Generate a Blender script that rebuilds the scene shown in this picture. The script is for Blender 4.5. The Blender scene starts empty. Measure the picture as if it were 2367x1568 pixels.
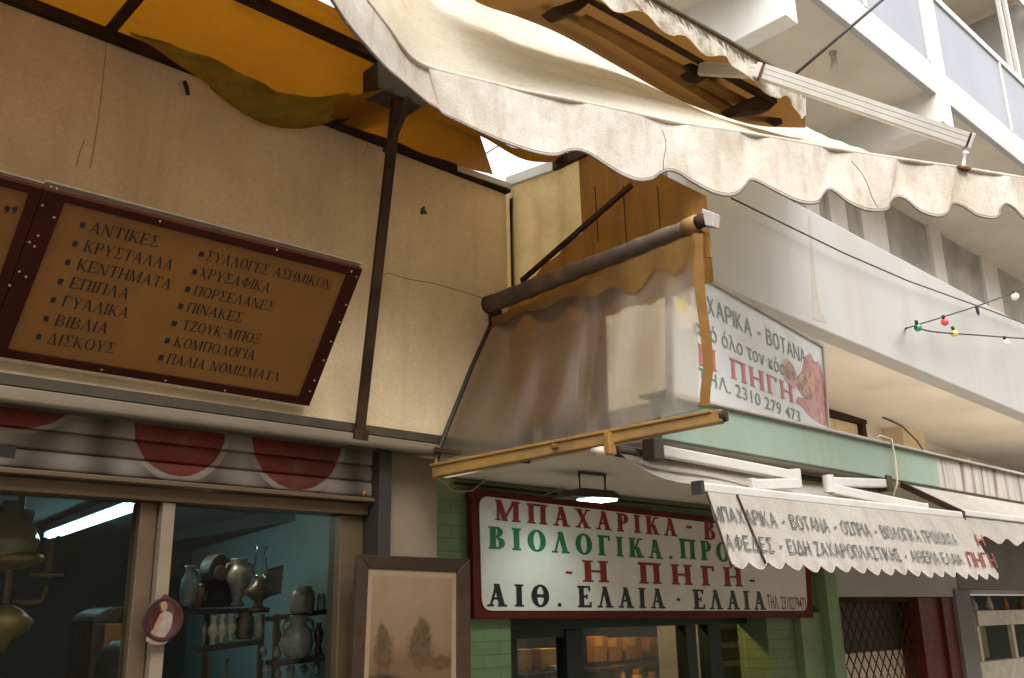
import bpy, math, random
from mathutils import Vector as V, Matrix
random.seed(7)
S = bpy.context.scene
COL = S.collection
# ------------------------------------------------------------------ camera
PIT, ROL, AZ, FPX = 0.288294735, -0.0218299822, 0.812362477, 2192.06 / 2367
CZ = 1.95
_F = V((math.cos(AZ), math.sin(AZ), 0)); _R = V((math.sin(AZ), -math.cos(AZ), 0)); _U = V((0, 0, 1))
CF = _F * math.cos(PIT) + _U * math.sin(PIT); _U2 = _U * math.cos(PIT) - _F * math.sin(PIT)
CR = _R * math.cos(ROL) + _U2 * math.sin(ROL); CU = _U2 * math.cos(ROL) - _R * math.sin(ROL)
CP = V((0, 0, CZ))
cam = bpy.data.objects.new('camera', bpy.data.cameras.new('camera')); COL.objects.link(cam)
m = Matrix((CR, CU, -CF)).transposed().to_4x4(); m.translation = CP; cam.matrix_world = m
cam.data.sensor_width = 36; cam.data.lens = 36 * FPX; cam.data.clip_end = 500; cam.data.clip_start = .05
S.camera = cam
# ------------------------------------------------------------------ sky, sun, exposure
SUN_EL, SUN_AZ = math.radians(55), math.radians(240)     # azimuth counter-clockwise from +X
W = bpy.data.worlds.new("World"); S.world = W; W.use_nodes = True
nt = W.node_tree; bg = nt.nodes['Background']
sky = nt.nodes.new('ShaderNodeTexSky'); sky.sky_type = 'NISHITA'; sky.sun_disc = False
sky.sun_elevation = SUN_EL; sky.sun_rotation = math.radians(90) - SUN_AZ
sky.dust_density = 4; sky.air_density = 1.2; sky.ozone_density = .6
hs = nt.nodes.new('ShaderNodeHueSaturation'); hs.inputs['Saturation'].default_value = .12   # milky overcast
nt.links.new(sky.outputs[0], hs.inputs['Color']); nt.links.new(hs.outputs[0], bg.inputs[0]); bg.inputs[1].default_value = .15
sl = bpy.data.lights.new('sun', 'SUN'); sl.energy = .3; sl.angle = math.radians(80); sl.color = (1, .965, .92)
so = bpy.data.objects.new('sun', sl); COL.objects.link(so)
sd = V((math.cos(SUN_EL) * math.cos(SUN_AZ), math.cos(SUN_EL) * math.sin(SUN_AZ), math.sin(SUN_EL)))
so.rotation_euler = sd.to_track_quat('Z', 'Y').to_euler(); so.location = sd * 40
S.view_settings.view_transform = 'Standard'; S.view_settings.look = 'None'
S.view_settings.exposure = 1.85; S.view_settings.gamma = 1
S.cycles.max_bounces = 10; S.cycles.transparent_max_bounces = 12
S.cycles.caustics_reflective = False; S.cycles.caustics_refractive = False
S.cycles.sample_clamp_indirect = 3
# ------------------------------------------------------------------ survey: a sight line of the picture met with a real plane of the street
def ray(px, py): return CR * ((px - 1183.5) / 2192.06) - CU * ((py - 784) / 2192.06) + CF
def Y(px, py, y): d = ray(px, py); return CP + d * (y / d.y)
def X(px, py, x): d = ray(px, py); return CP + d * (x / d.x)
def Z(px, py, z): d = ray(px, py); return CP + d * ((z - CZ) / d.z)
def PL(px, py, p, n): d = ray(px, py); return CP + d * ((p - CP).dot(n) / d.dot(n))
def lerp(a, b, t): return a + (b - a) * t
# ------------------------------------------------------------------ objects
ORG = {}
def tag(o, label=None, cat=None, group=None, kind=None):
    if label: o['label'] = label
    if cat: o['category'] = cat
    if group: o['group'] = group
    if kind: o['kind'] = kind
    return o
def thing(name, loc, label, cat, group=None):
    o = bpy.data.objects.new(name, None); COL.objects.link(o); o.empty_display_size = .1
    o.location = loc; ORG[o.name] = V(loc); return tag(o, label, cat, group)
class MB:
    def __init__(s): s.v = []; s.f = []; s.m = []; s.mi = 0
    def add(s, vs, fs):
        b = len(s.v); s.v += [V(p) for p in vs]; s.f += [tuple(b + i for i in f) for f in fs]; s.m += [s.mi] * len(fs); return s
    def obox(s, c, ax, h):
        c = V(c); a = [V(k).normalized() for k in ax]
        vs = [c + a[0] * (h[0] * i) + a[1] * (h[1] * j) + a[2] * (h[2] * k) for i in (-1, 1) for j in (-1, 1) for k in (-1, 1)]
        fl = [(0, 1, 3, 2), (4, 6, 7, 5), (0, 4, 5, 1), (2, 3, 7, 6), (0, 2, 6, 4), (1, 5, 7, 3)]
        if a[0].cross(a[1]).dot(a[2]) < 0: fl = [f[::-1] for f in fl]
        return s.add(vs, fl)
    def box(s, a, b):
        a, b = V(a), V(b); return s.obox((a + b) / 2, ((1, 0, 0), (0, 1, 0), (0, 0, 1)), [abs(q) / 2 for q in (b - a)])
    def bar(s, p, q, w, h=None, up=(0, 0, 1)):
        p, q = V(p), V(q); d = (q - p); L = d.length; d /= L; u = V(up); r = d.cross(u)
        if r.length < 1e-4: r = d.cross(V((0, 1, 0)))
        r.normalize(); u = r.cross(d)
        return s.obox((p + q) / 2, (d, r, u), (L / 2, w / 2, (h or w) / 2))
    def tube(s, pts, r, n=8, cap=True):
        pts = [V(p) for p in pts]; R = r if isinstance(r, (list, tuple)) else [r] * len(pts); vs = []; fs = []
        ref = V((0, 0, 1)) if abs((pts[-1] - pts[0]).normalized().z) < .9 else V((0, 1, 0))
        for i, p in enumerate(pts):
            d = (pts[min(i + 1, len(pts) - 1)] - pts[max(i - 1, 0)]).normalized(); a = d.cross(ref).normalized(); b = a.cross(d)
            vs += [p + (a * math.cos(2 * math.pi * k / n) + b * math.sin(2 * math.pi * k / n)) * R[i] for k in range(n)]
        for i in range(len(pts) - 1):
            for k in range(n):
                fs.append((i * n + k, i * n + (k + 1) % n, (i + 1) * n + (k + 1) % n, (i + 1) * n + k))
        if cap: fs += [tuple(range(n))[::-1], tuple((len(pts) - 1) * n + k for k in range(n))]
        return s.add(vs, fs)
    def quad(s, a, b, c, d): return s.add([a, b, c, d], [(0, 1, 2, 3)])
    def prism(s, poly, off):
        n = len(poly); off = V(off); P = [V(p) for p in poly]
        return s.add(P + [p + off for p in P], [tuple(range(n)), tuple(range(n, 2 * n))[::-1]] + [((i + 1) % n, i, n + i, n + (i + 1) % n) for i in range(n)])
    def slab(s, px, y0, y1): return s.prism([Y(a, b, y0) for a, b in px], (0, y1 - y0, 0))   # outline met with a facade plane, given its depth
    def grid(s, rows):
        n = len(rows[0]); vs = [p for r in rows for p in r]
        return s.add(vs, [(i * n + j, i * n + j + 1, (i + 1) * n + j + 1, (i + 1) * n + j) for i in range(len(rows) - 1) for j in range(n - 1)])
    def lathe(s, c, prof, n=20, ax=(0, 0, 1), squash=1):
        c = V(c); ax = V(ax).normalized(); a = ax.orthogonal().normalized(); b = ax.cross(a); vs = []; fs = []
        for r, z in prof: vs += [c + ax * z + (a * math.cos(2 * math.pi * k / n) + b * (math.sin(2 * math.pi * k / n) * squash)) * max(r, .0002) for k in range(n)]
        for i in range(len(prof) - 1):
            for k in range(n): fs.append((i * n + k, i * n + (k + 1) % n, (i + 1) * n + (k + 1) % n, (i + 1) * n + k))
        fs += [tuple(range(n))[::-1], tuple((len(prof) - 1) * n + k for k in range(n))]
        return s.add(vs, fs)
    def ball(s, c, r, n=14, sz=1): return s.lathe(c, [(r * math.sin(math.pi * i / 8), -r * sz * math.cos(math.pi * i / 8)) for i in range(9)], n)
    def build(s, name, mt, parent=None, smooth=False, bevel=0, **kw):
        me = bpy.data.meshes.new(name)
        lo = V([min(p[i] for p in s.v) for i in range(3)]); hi = V([max(p[i] for p in s.v) for i in range(3)])
        o0 = V(((lo.x + hi.x) / 2, (lo.y + hi.y) / 2, lo.z))
        me.from_pydata([p - o0 for p in s.v], [], s.f); me.update()
        for k in (mt if isinstance(mt, (list, tuple)) else [mt]): me.materials.append(k)
        if any(s.m): me.polygons.foreach_set('material_index', s.m)
        if smooth: me.polygons.foreach_set('use_smooth', [True] * len(me.polygons))
        o = bpy.data.objects.new(name, me); COL.objects.link(o); ORG[o.name] = o0
        if parent: o.parent = parent; o.location = o0 - ORG[parent.name]
        else: o.location = o0
        if bevel:
            b = o.modifiers.new('bevel', 'BEVEL'); b.width = bevel; b.segments = 2; b.limit_method = 'ANGLE'
        if kw: tag(o, **kw)
        return o
    def auto(s, *a, **k):
        o = s.build(*a, smooth=True, **k)
        md = o.modifiers.new('edges', 'EDGE_SPLIT'); md.split_angle = math.radians(38); return o
# ------------------------------------------------------------------ materials
def lin(r, g, b): return tuple(((c / 255 + .055) / 1.055) ** 2.4 if c > 10 else c / 255 / 12.92 for c in (r, g, b))
class NT:
    def __init__(s, name):
        s.m = bpy.data.materials.new(name); s.m.use_nodes = True; s.t = s.m.node_tree; s.t.nodes.clear()
        s.out = s.n('ShaderNodeOutputMaterial'); s.pos = s.n('ShaderNodeNewGeometry').outputs['Position']
    def n(s, k, **p):
        o = s.t.nodes.new(k)
        for a, b in p.items(): setattr(o, a, b)
        return o
    def l(s, a, b): s.t.links.new(a, b)
    def val(s, sock, v):
        if hasattr(v, 'is_linked') or hasattr(v, 'links'): s.l(v, sock)
        else: sock.default_value = (*v, 1) if isinstance(v, tuple) and len(v) == 3 and sock.type == 'RGBA' else v
    def noise(s, scale, stretch=(1, 1, 1), detail=5, rough=.6, lo=.3, hi=.7):
        mp = s.n('ShaderNodeMapping'); s.l(s.pos, mp.inputs[0]); mp.inputs['Scale'].default_value = stretch
        t = s.n('ShaderNodeTexNoise'); s.l(mp.outputs[0], t.inputs['Vector']); t.inputs['Scale'].default_value = scale
        t.inputs['Detail'].default_value = detail; t.inputs['Roughness'].default_value = rough
        r = s.n('ShaderNodeMapRange'); s.l(t.outputs['Fac'], r.inputs[0]); r.inputs[1].default_value = lo; r.inputs[2].default_value = hi
        return r.outputs[0]
    def mix(s, f, a, b, mode='MIX'):
        x = s.n('ShaderNodeMix', data_type='RGBA', blend_type=mode); s.val(x.inputs[0], f); s.val(x.inputs[6], a); s.val(x.inputs[7], b); return x.outputs[2]
    def math(s, op, a, b=0.):
        x = s.n('ShaderNodeMath', operation=op); s.val(x.inputs[0], a); s.val(x.inputs[1], b); return x.outputs[0]
    def bump(s, h, st, dist=.01):
        b = s.n('ShaderNodeBump'); b.inputs['Strength'].default_value = st; b.inputs['Distance'].default_value = dist; s.l(h, b.inputs['Height']); return b.outputs[0]
    def bsdf(s, col, rough, metal=0, spec=.35, nrm=None):
        p = s.n('ShaderNodeBsdfPrincipled'); s.val(p.inputs['Base Color'], col); s.val(p.inputs['Roughness'], rough); p.inputs['Metallic'].default_value = metal
        p.inputs['Specular IOR Level'].default_value = spec
        if nrm: s.l(nrm, p.inputs['Normal'])
        return p.outputs[0]
    def done(s, sh): s.l(sh, s.out.inputs[0]); return s.m
def mat(name, col, rough=.65, var=.12, scale=5, dirt=None, dirt_amt=.5, streak=False, bump=.15, bscale=90, metal=0, spec=.3, fine=.08, drip=0):
    t = NT(name); a = tuple(c * (1 - var) for c in col); b = tuple(min(1, c * (1 + var)) for c in col)
    c = t.mix(t.noise(scale), a, b)
    c = t.mix(t.noise(bscale * 1.3, detail=2, lo=.2, hi=.8), c, t.mix(fine, c, (0, 0, 0)))
    if dirt:
        f = t.noise(scale * (3 if streak else .9), (1, 1, .08) if streak else (1, 1, 1), lo=.48, hi=.75)
        f = t.math('MULTIPLY', f, dirt_amt); c = t.mix(f, c, dirt)
    if drip:
        c = t.mix(t.math('MULTIPLY', t.noise(5, (1, 1, .07), detail=6, lo=.5, hi=.72), drip), c, dirt)
        pm = t.math('MULTIPLY', t.noise(1.7, detail=9, rough=.7, lo=.53, hi=.57), .10); c = t.mix(pm, c, (.80, .72, .60))
        c = t.mix(t.math('MULTIPLY', t.noise(46, detail=3, lo=.70, hi=.74), .45), c, tuple(q * .5 for q in dirt))
    nr = t.bump(t.noise(bscale, detail=3, lo=0, hi=1), bump, .004) if bump else None
    rg = t.n('ShaderNodeMapRange'); t.l(t.noise(scale * 4), rg.inputs[0]); rg.inputs[3].default_value = rough - .1; rg.inputs[4].default_value = min(1, rough + .1)
    return t.done(t.bsdf(c, rg.outputs[0], metal, spec, nr))
def cloth(name, col, through, frac, dirt, amt=.5, scale=3, streak=None, weave=True, fold=0):
    t = NT(name); f = t.math('MULTIPLY', t.noise(scale, lo=.38, hi=.72, detail=8, rough=.68), amt)
    c = t.mix(f, col, dirt)
    if streak:
        g = t.math('MULTIPLY', t.noise(9, streak, lo=.5, hi=.78), amt * .9); c = t.mix(g, c, dirt)
    c = t.mix(t.noise(190, detail=2, lo=.25, hi=.75), c, t.mix(.28, c, (0, 0, 0)))
    tc = t.mix(1, c, through, 'MULTIPLY')
    h = t.noise(420, detail=1, lo=0, hi=1); nr = t.bump(h, .25, .002)
    if fold:
        b2 = t.n('ShaderNodeBump'); b2.inputs['Strength'].default_value = fold; b2.inputs['Distance'].default_value = .03
        t.l(t.noise(4, detail=4, lo=0, hi=1), b2.inputs['Height']); t.l(nr, b2.inputs['Normal']); nr = b2.outputs[0]
    d = t.bsdf(c, .85, 0, .12, nr); tr = t.n('ShaderNodeBsdfTranslucent'); t.l(tc, tr.inputs[0])
    mx = t.n('ShaderNodeMixShader'); mx.inputs[0].default_value = frac; t.l(d, mx.inputs[1]); t.l(tr.outputs[0], mx.inputs[2])
    return t.done(mx.outputs[0])
def glow(name, col, st):
    t = NT(name); e = t.n('ShaderNodeEmission'); e.inputs[0].default_value = (*col, 1); e.inputs[1].default_value = st; return t.done(e.outputs[0])
def glass(name, tint=(.9, .95, .93), refl=.5, rough=.02):
    t = NT(name); a = t.n('ShaderNodeBsdfTransparent'); a.inputs[0].default_value = (*tint, 1); g = t.n('ShaderNodeBsdfGlossy'); g.inputs['Roughness'].default_value = rough
    fr = t.n('ShaderNodeFresnel'); fr.inputs[0].default_value = 1.5; f = t.math('MULTIPLY', fr.outputs[0], refl)
    mx = t.n('ShaderNodeMixShader'); t.l(f, mx.inputs[0]); t.l(a.outputs[0], mx.inputs[1]); t.l(g.outputs[0], mx.inputs[2]); return t.done(mx.outputs[0])
M = {}
M['plaster'] = mat('plaster', (.80, .63, .40), .85, .10, 2.6, (.40, .31, .20), .45, bump=.6, bscale=105, fine=.24, drip=.5)
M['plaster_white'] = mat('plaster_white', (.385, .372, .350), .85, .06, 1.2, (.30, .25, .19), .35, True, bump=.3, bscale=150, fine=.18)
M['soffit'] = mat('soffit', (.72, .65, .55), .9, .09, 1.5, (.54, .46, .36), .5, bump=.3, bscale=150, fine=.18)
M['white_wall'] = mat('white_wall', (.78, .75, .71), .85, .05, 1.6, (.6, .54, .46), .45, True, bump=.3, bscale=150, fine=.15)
M['fascia_paint'] = mat('fascia_paint', (.44, .435, .43), .85, .06, 1.6, (.34, .31, .28), .5, True, bump=.3, bscale=150, fine=.15)
M['concrete'] = mat('concrete', (.40, .37, .33), .9, .15, 3, (.16, .13, .1), .5)
M['brown_metal'] = mat('brown_metal', (.036, .022, .014), .75, .3, 9, (.09, .042, .018), .6, bump=.2, spec=.1)
M['dark_metal'] = mat('dark_metal', (.030, .026, .022), .5, .2, 9, bump=.1)
M['olive_metal'] = mat('olive_metal', (.055, .045, .030), .55, .2, 9, (.12, .07, .03), .5)
M['bronze_alu'] = mat('bronze_alu', (.115, .078, .045), .42, .1, 6, (.1, .06, .03), .4, metal=.35, bump=.05)
M['pale_alu'] = mat('pale_alu', (.22, .175, .125), .45, .08, 6, (.2, .14, .08), .4, metal=.2, bump=.05)
M['white_paint'] = mat('white_paint', (.54, .52, .48), .38, .05, 7, (.42, .30, .18), .35, bump=.05, spec=.45)
M['rust'] = mat('rust', (.16, .06, .02), .9, .4, 30, bump=.4)
M['yellow_paint'] = mat('yellow_paint', (.23, .125, .032), .5, .2, 10, (.09, .045, .015), .7, bump=.1)
M['ochre_cloth'] = mat('ochre_cloth', (.24, .12, .03), .8, .15, 14, (.2, .09, .02), .5)
M['board_tan'] = mat('board_tan', (.235, .105, .022), .65, .12, 4, (.15, .06, .012), .5, bump=.1)
M['board_brown'] = mat('board_brown', (.040, .009, .005), .75, .2, 8, (.08, .02, .01), .3, bump=.1, spec=.1)
M['screw'] = mat('screw', (.5, .42, .32), .35, .1, 9, metal=.7)
M['ink'] = mat('ink', (.012, .010, .012), .5, .1, 9, bump=0)
M['sign_white'] = mat('sign_white', (.58, .555, .50), .4, .05, 3, (.5, .42, .33), .35, bump=.03)
M['sign_red'] = mat('sign_red', (.085, .009, .005), .6, .12, 5, (.05, .008, .005), .4, bump=.05, spec=.15)
M['text_red'] = mat('text_red', (.20, .014, .012), .6, .08, 9, bump=0)
M['text_green'] = mat('text_green', (.012, .13, .040), .6, .08, 9, bump=0)
M['text_black'] = mat('text_black', (.010, .012, .012), .4, .1, 9, bump=0)
M['text_slate'] = mat('text_slate', (.040, .052, .045), .6, .3, 30, (.2, .2, .18), .5, bump=0)
M['bill_white'] = mat('bill_white', (.52, .53, .52), .4, .05, 3, (.48, .48, .45), .5, bump=.03)
M['bill_green'] = mat('bill_green', (.14, .19, .145), .5, .15, 20, bump=0)
M['bill_red'] = mat('bill_red', (.42, .11, .10), .5, .15, 20, bump=0)
M['dark_green'] = mat('dark_green', (.012, .020, .016), .45, .2, 8, bump=.05)
M['mint'] = mat('mint', (.265, .345, .285), .7, .06, 2.5, (.25, .27, .16), .7, True, bump=.15)
M['stained'] = mat('stained', (.46, .42, .37), .8, .08, 5, (.11, .04, .022), 1.3, True, bump=.2)
M['parchment'] = mat('parchment', (.22, .15, .088), .7, .12, 5, bump=.05)
M['grey_wall'] = mat('grey_wall', (.20, .19, .19), .8, .1, 4)
M['maroon'] = mat('maroon', (.10, .014, .008), .55, .15, 5)
M['asphalt'] = mat('asphalt', (.20, .18, .15), .9, .3, 3, bump=.6, bscale=60)
M['paving'] = mat('paving', (.22, .19, .145), .85, .2, 2, (.1, .09, .08), .5)
M['white_canvas'] = cloth('white_canvas', (.84, .79, .68), (1, .88, .60), .52, (.56, .45, .28), .45, 2.4, (1.2, 5, 9), fold=.15)
M['valance_cloth'] = cloth('valance_cloth', (.80, .76, .69), (1, .85, .6), .30, (.42, .31, .20), .6, 4.5, (2, 2, .6), fold=.25)
M['yellow_canvas'] = cloth('yellow_canvas', (.29, .145, .018), (1, .70, .25), .29, (.17, .085, .012), .5, 2.0, fold=.3)
M['olive_canvas'] = cloth('olive_canvas', (.50, .45, .13), (.95, .95, .4), .72, (.16, .15, .04), .6, 6, fold=.5)
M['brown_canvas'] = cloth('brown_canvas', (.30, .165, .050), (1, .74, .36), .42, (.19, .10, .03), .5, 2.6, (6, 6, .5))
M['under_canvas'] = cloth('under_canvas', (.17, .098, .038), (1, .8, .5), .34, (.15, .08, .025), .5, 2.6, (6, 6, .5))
M['cream_canvas'] = cloth('cream_canvas', (.80, .69, .46), (1, .88, .62), .6, (.42, .30, .14), .5, 4)
M['spice_canvas'] = cloth('spice_canvas', (.54, .50, .445), (1, .92, .8), .3, (.34, .27, .2), .5, 5, (3, 3, .4), fold=.3)
M['hem'] = mat('hem', (.22, .18, .15), .85, .2, 40)
M['grimy'] = cloth('grimy', (.80, .74, .65), (1, .85, .6), .3, (.18, .13, .06), .9, 8, (9, 9, .5))
M['mould'] = mat('mould', (.085, .06, .028), .9, .4, 40, (.05, .04, .02), .9, bump=.2)
M['lamp_white'] = glow('lamp_white', (.72, 1, .95), 9)
M['tube_glow'] = glow('tube_glow', (.55, .95, 1), 3.5)
M['globe_glow'] = glow('globe_glow', (1, .98, .72), 5)
M['glass'] = glass('glass', refl=.3); M['door_glass'] = glass('door_glass', refl=.12)
M['pale_pane'] = mat('pale_pane', (.44, .42, .385), .15, .35, 1.3, (.22, .21, .20), .7, bump=0, spec=.7)
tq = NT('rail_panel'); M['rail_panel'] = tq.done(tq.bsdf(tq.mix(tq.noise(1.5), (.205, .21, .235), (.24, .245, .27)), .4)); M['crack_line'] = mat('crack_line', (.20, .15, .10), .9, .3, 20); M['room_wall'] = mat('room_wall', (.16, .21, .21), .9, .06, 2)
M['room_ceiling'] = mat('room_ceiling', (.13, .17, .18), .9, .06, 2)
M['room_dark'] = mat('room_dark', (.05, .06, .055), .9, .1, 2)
M['wood_dark'] = mat('wood_dark', (.035, .020, .012), .45, .3, 6, bump=.1)
M['wood_red'] = mat('wood_red', (.20, .065, .022), .4, .25, 5, bump=.05)
M['brass'] = mat('brass', (.19, .115, .038), .45, .25, 9, metal=.5, bump=.05)
M['grey_panel'] = mat('grey_panel', (.23, .235, .265), .35, .04, 2, bump=0, spec=.5, fine=0)
M['win_dark'] = mat('win_dark', (.36, .33, .29), .25, .25, 1.2, bump=0, spec=.6)
M['amber'] = mat('amber', (.42, .21, .04), .5, .3, 7)
M['amber_dark'] = mat('amber_dark', (.22, .09, .02), .5, .3, 9)
M['bone'] = mat('bone', (.60, .54, .44), .4, .2, 12)
M['rope'] = mat('rope', (.30, .24, .16), .8, .2, 40)
M['black_wire'] = mat('black_wire', (.02, .02, .02), .6, .1, 20)
def brick_mat(name, a, b, mortar):
    t = NT(name); sp = t.n('ShaderNodeSeparateXYZ'); t.l(t.pos, sp.inputs[0]); cb = t.n('ShaderNodeCombineXYZ')
    t.l(t.math('ADD', sp.outputs[0], sp.outputs[1]), cb.inputs[0]); t.l(sp.outputs[2], cb.inputs[1])
    k = t.n('ShaderNodeTexBrick'); t.l(cb.outputs[0], k.inputs['Vector']); k.inputs['Scale'].default_value = 1
    k.inputs['Brick Width'].default_value = .2; k.inputs['Row Height'].default_value = .058; k.inputs['Mortar Size'].default_value = .004; k.inputs['Mortar Smooth'].default_value = .3
    k.inputs['Color1'].default_value = (*a, 1); k.inputs['Color2'].default_value = (*b, 1); k.inputs['Mortar'].default_value = (*mortar, 1)
    c = t.mix(t.math('MULTIPLY', t.noise(7, lo=.4, hi=.75), .5), k.outputs[0], tuple(q * .5 for q in a))
    h = t.math('SUBTRACT', t.math('MULTIPLY', t.noise(60), .3), k.outputs['Fac'])
    return t.done(t.bsdf(c, .65, 0, .35, t.bump(h, .5, .006)))
M['green_brick'] = brick_mat('green_brick', (.145, .205, .095), (.125, .185, .085), (.10, .145, .065))
M['roll_cloth'] = mat('roll_cloth', (.095, .066, .045), .7, .25, 14, (.2, .15, .11), .5, bump=.3, bscale=40)
M['green_paint'] = mat('green_paint', (.17, .24, .12), .6, .1, 5, (.06, .1, .05), .4)
def shutter_mat(circles):
    t = NT('shutter_print'); sp = t.n('ShaderNodeSeparateXYZ'); t.l(t.pos, sp.inputs[0])
    w = t.n('ShaderNodeTexWave'); w.inputs['Scale'].default_value = 1.6; w.inputs['Distortion'].default_value = 5; w.inputs['Detail'].default_value = 2; t.l(t.pos, w.inputs[0])
    c = t.mix(w.outputs[0], (.21, .185, .155), (.075, .06, .05))
    for cx, cz, r, sq in circles:
        dx = t.math('SUBTRACT', sp.outputs[0], cx); dz = t.math('MULTIPLY', t.math('SUBTRACT', sp.outputs[2], cz), sq)
        d = t.math('SQRT', t.math('ADD', t.math('MULTIPLY', dx, dx), t.math('MULTIPLY', dz, dz)))
        f = t.math('LESS_THAN', t.math('ADD', d, t.math('MULTIPLY', t.noise(25), .004)), r); g = t.math('LESS_THAN', d, r + .018)
        c = t.mix(g, c, (.21, .185, .155)); c = t.mix(f, c, t.mix(t.noise(4), (.16, .014, .004), (.07, .014, .006)))
    c = t.mix(t.math('MULTIPLY', t.noise(9, lo=.5, hi=.8), .6), c, (.14, .1, .07))
    return t.done(t.bsdf(c, .5, .1, .35))
# ------------------------------------------------------------------ lettering
T_, t_ = .16, .07
class Pen:
    def __init__(s, T, t, sl, sh): s.T, s.t, s.sl, s.sh = T, t, sl, sh; s.p = []
    def r(s, x0, y0, x1, y1): s.p.append([(x0, y0), (x1, y0), (x1, y1), (x0, y1)])
    def serif(s, x, w, y, top): s.sl and s.r(x - s.sl, y - (s.sh if top else 0), x + w + s.sl, y + (0 if top else s.sh))
    def stem(s, x, w, a=0, b=1, bot=True, top=True):
        s.r(x, a, x + w, b)
        if bot: s.serif(x, w, a, False)
        if top: s.serif(x, w, b, True)
    def dg(s, x0, y0, x1, y1, w): s.p.append([(x0, y0), (x0 + w, y0), (x1 + w, y1), (x1, y1)])
    def ring(s, cx, cy, rx, ry, wx, wy, a0=0, a1=360, n=28):
        for i in range(n):
            q = []
            for k, (ax, ay) in ((i, (rx, ry)), (i, (rx - wx, ry - wy)), (i + 1, (rx - wx, ry - wy)), (i + 1, (rx, ry))):
                a = math.radians(a0 + (a1 - a0) * k / n); q.append((cx + ax * math.cos(a), cy + ay * math.sin(a)))
            s.p.append(q)
def glyph(c, P):
    P.p = []; T, t, sl, sh = P.T, P.t, P.sl, P.sh; h = T / 2
    if c == ' ': return [], .38
    if c == 'Ι': P.stem(sl, T); return P.p, T + 2 * sl
    if c == 'Ϊ': P.stem(.12, T, 0, .98); P.ring(.06, 1.12, .07, .07, .069, .069, n=10); P.ring(.12 + T + .06, 1.12, .07, .07, .069, .069, n=10); return P.p, .24 + T
    if c == 'Η': P.stem(sl, T); P.stem(sl + .56, T); P.r(sl + T, .5 - t / 2, sl + .56, .5 + t / 2); return P.p, .56 + T + 2 * sl
    if c == 'Π':
        P.stem(sl, T); P.stem(sl + .54, T); P.r(0, 1 - t * 1.2, .54 + T + 2 * sl, 1); return P.p, .54 + T + 2 * sl
    if c == 'Γ': P.stem(sl, T); P.r(0, 1 - t, .62, 1); sl and P.r(.62 - t, .74, .62, 1); return P.p, .64
    if c == 'Ε':
        P.stem(sl, T); P.r(0, 1 - t, .62, 1); sl and P.r(.62 - t, .76, .62, 1); P.r(0, 0, .66, t); sl and P.r(.66 - t, 0, .66, .25); P.r(sl, .5 - t / 2, .48, .5 + t / 2); sl and P.r(.48 - t * .8, .39, .48, .61); return P.p, .68
    if c in 'ΑΛΔ':
        w = .80; P.dg(sl, 0, w / 2 - t * .6, 1, t); P.dg(w - sl - T, 0, w / 2 - T * .62, 1, T)
        if c == 'Α': P.r(w * .27, .30, w * .66, .30 + t)
        if c == 'Δ': P.r(sl, 0, w - sl, t * 1.1)
        else: P.serif(sl - t * .2, t * 1.3, 0, False); P.serif(w - sl - T, T, 0, False)
        return P.p, w
    if c == 'Κ':
        P.stem(sl, T); P.dg(sl + T * .8, .42, .62 - t, 1, t * 1.1); P.dg(.74 - T * 1.05, 0, sl + T * .95, .56, T * 1.05); P.serif(.58, t, 1, True); P.serif(.74 - T, T, 0, False); return P.p, .78
    if c == 'Μ':
        P.stem(sl, t * 1.1, top=False); P.stem(.78, T); P.dg(.43 - h, 0, sl - t * .5, 1, T); P.dg(.43 - h, 0, .78, 1, t); P.serif(sl, t, 1, True); return P.p, .80 + T + sl
    if c == 'Ν':
        P.stem(sl, t * 1.1, top=False); P.stem(.66, t * 1.1, bot=False); P.dg(.70 - T, 0, sl - t * .5, 1, T); P.serif(sl, t, 1, True); return P.p, .74 + sl
    if c in 'ΟΘ':
        P.ring(.40, .5, .40, .52, T * 1.05, t)
        if c == 'Θ' and not sl: P.r(.2, .5 - t * .5, .6, .5 + t * .5); return P.p, .80
        if c == 'Θ': P.r(.27, .5 - t * .7, .53, .5 + t * .7); P.r(.25, .42, .25 + t * .7, .58); P.r(.55 - t * .7, .42, .55, .58)
        return P.p, .80
    if c == 'Φ': P.stem(.38, T); P.ring(.38 + h, .5, .40, .34, T * .9, t); return P.p, .76 + T
    if c == 'Ρ': P.stem(sl, T); P.r(sl, 1 - t, .36, 1); P.r(sl, .44, .36, .44 + t); P.ring(.36, .72, .28, .28, T, t, -90, 90, 16); return P.p, .66
    if c == 'Β':
        P.stem(sl, T); P.r(sl, 1 - t, .34, 1); P.r(sl, .5, .36, .5 + t); P.r(sl, 0, .36, t); P.ring(.34, .77, .25, .23, T * .9, t, -90, 90, 16); P.ring(.36, .27, .31, .27, T, t, -90, 90, 16); return P.p, .69
    if c == 'Σ':
        P.r(.03, 1 - t, .62, 1); sl and P.r(.62 - t, .76, .62, 1); P.r(.03, 0, .66, t); sl and P.r(.66 - t, 0, .66, .25); P.dg(.36 - T * .7, .47, .04, 1, T * 1.1); P.dg(.03, 0, .36 - T * .5, .52, t * 1.2); return P.p, .68
    if c == 'Τ': P.stem(.36 - h, T, top=False); P.r(.02, 1 - t, .70, 1); sl and (P.r(.02, .74, .02 + t, 1), P.r(.70 - t, .74, .70, 1)); return P.p, .72
    if c == 'Υ':
        P.stem(.38 - h, T, 0, .5, top=False); P.dg(.38 - h, .44, .05, 1, T); P.dg(.38 + h - t, .44, .70 - t, 1, t); P.serif(.05, T, 1, True); P.serif(.70 - t, t, 1, True); return P.p, .78
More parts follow.
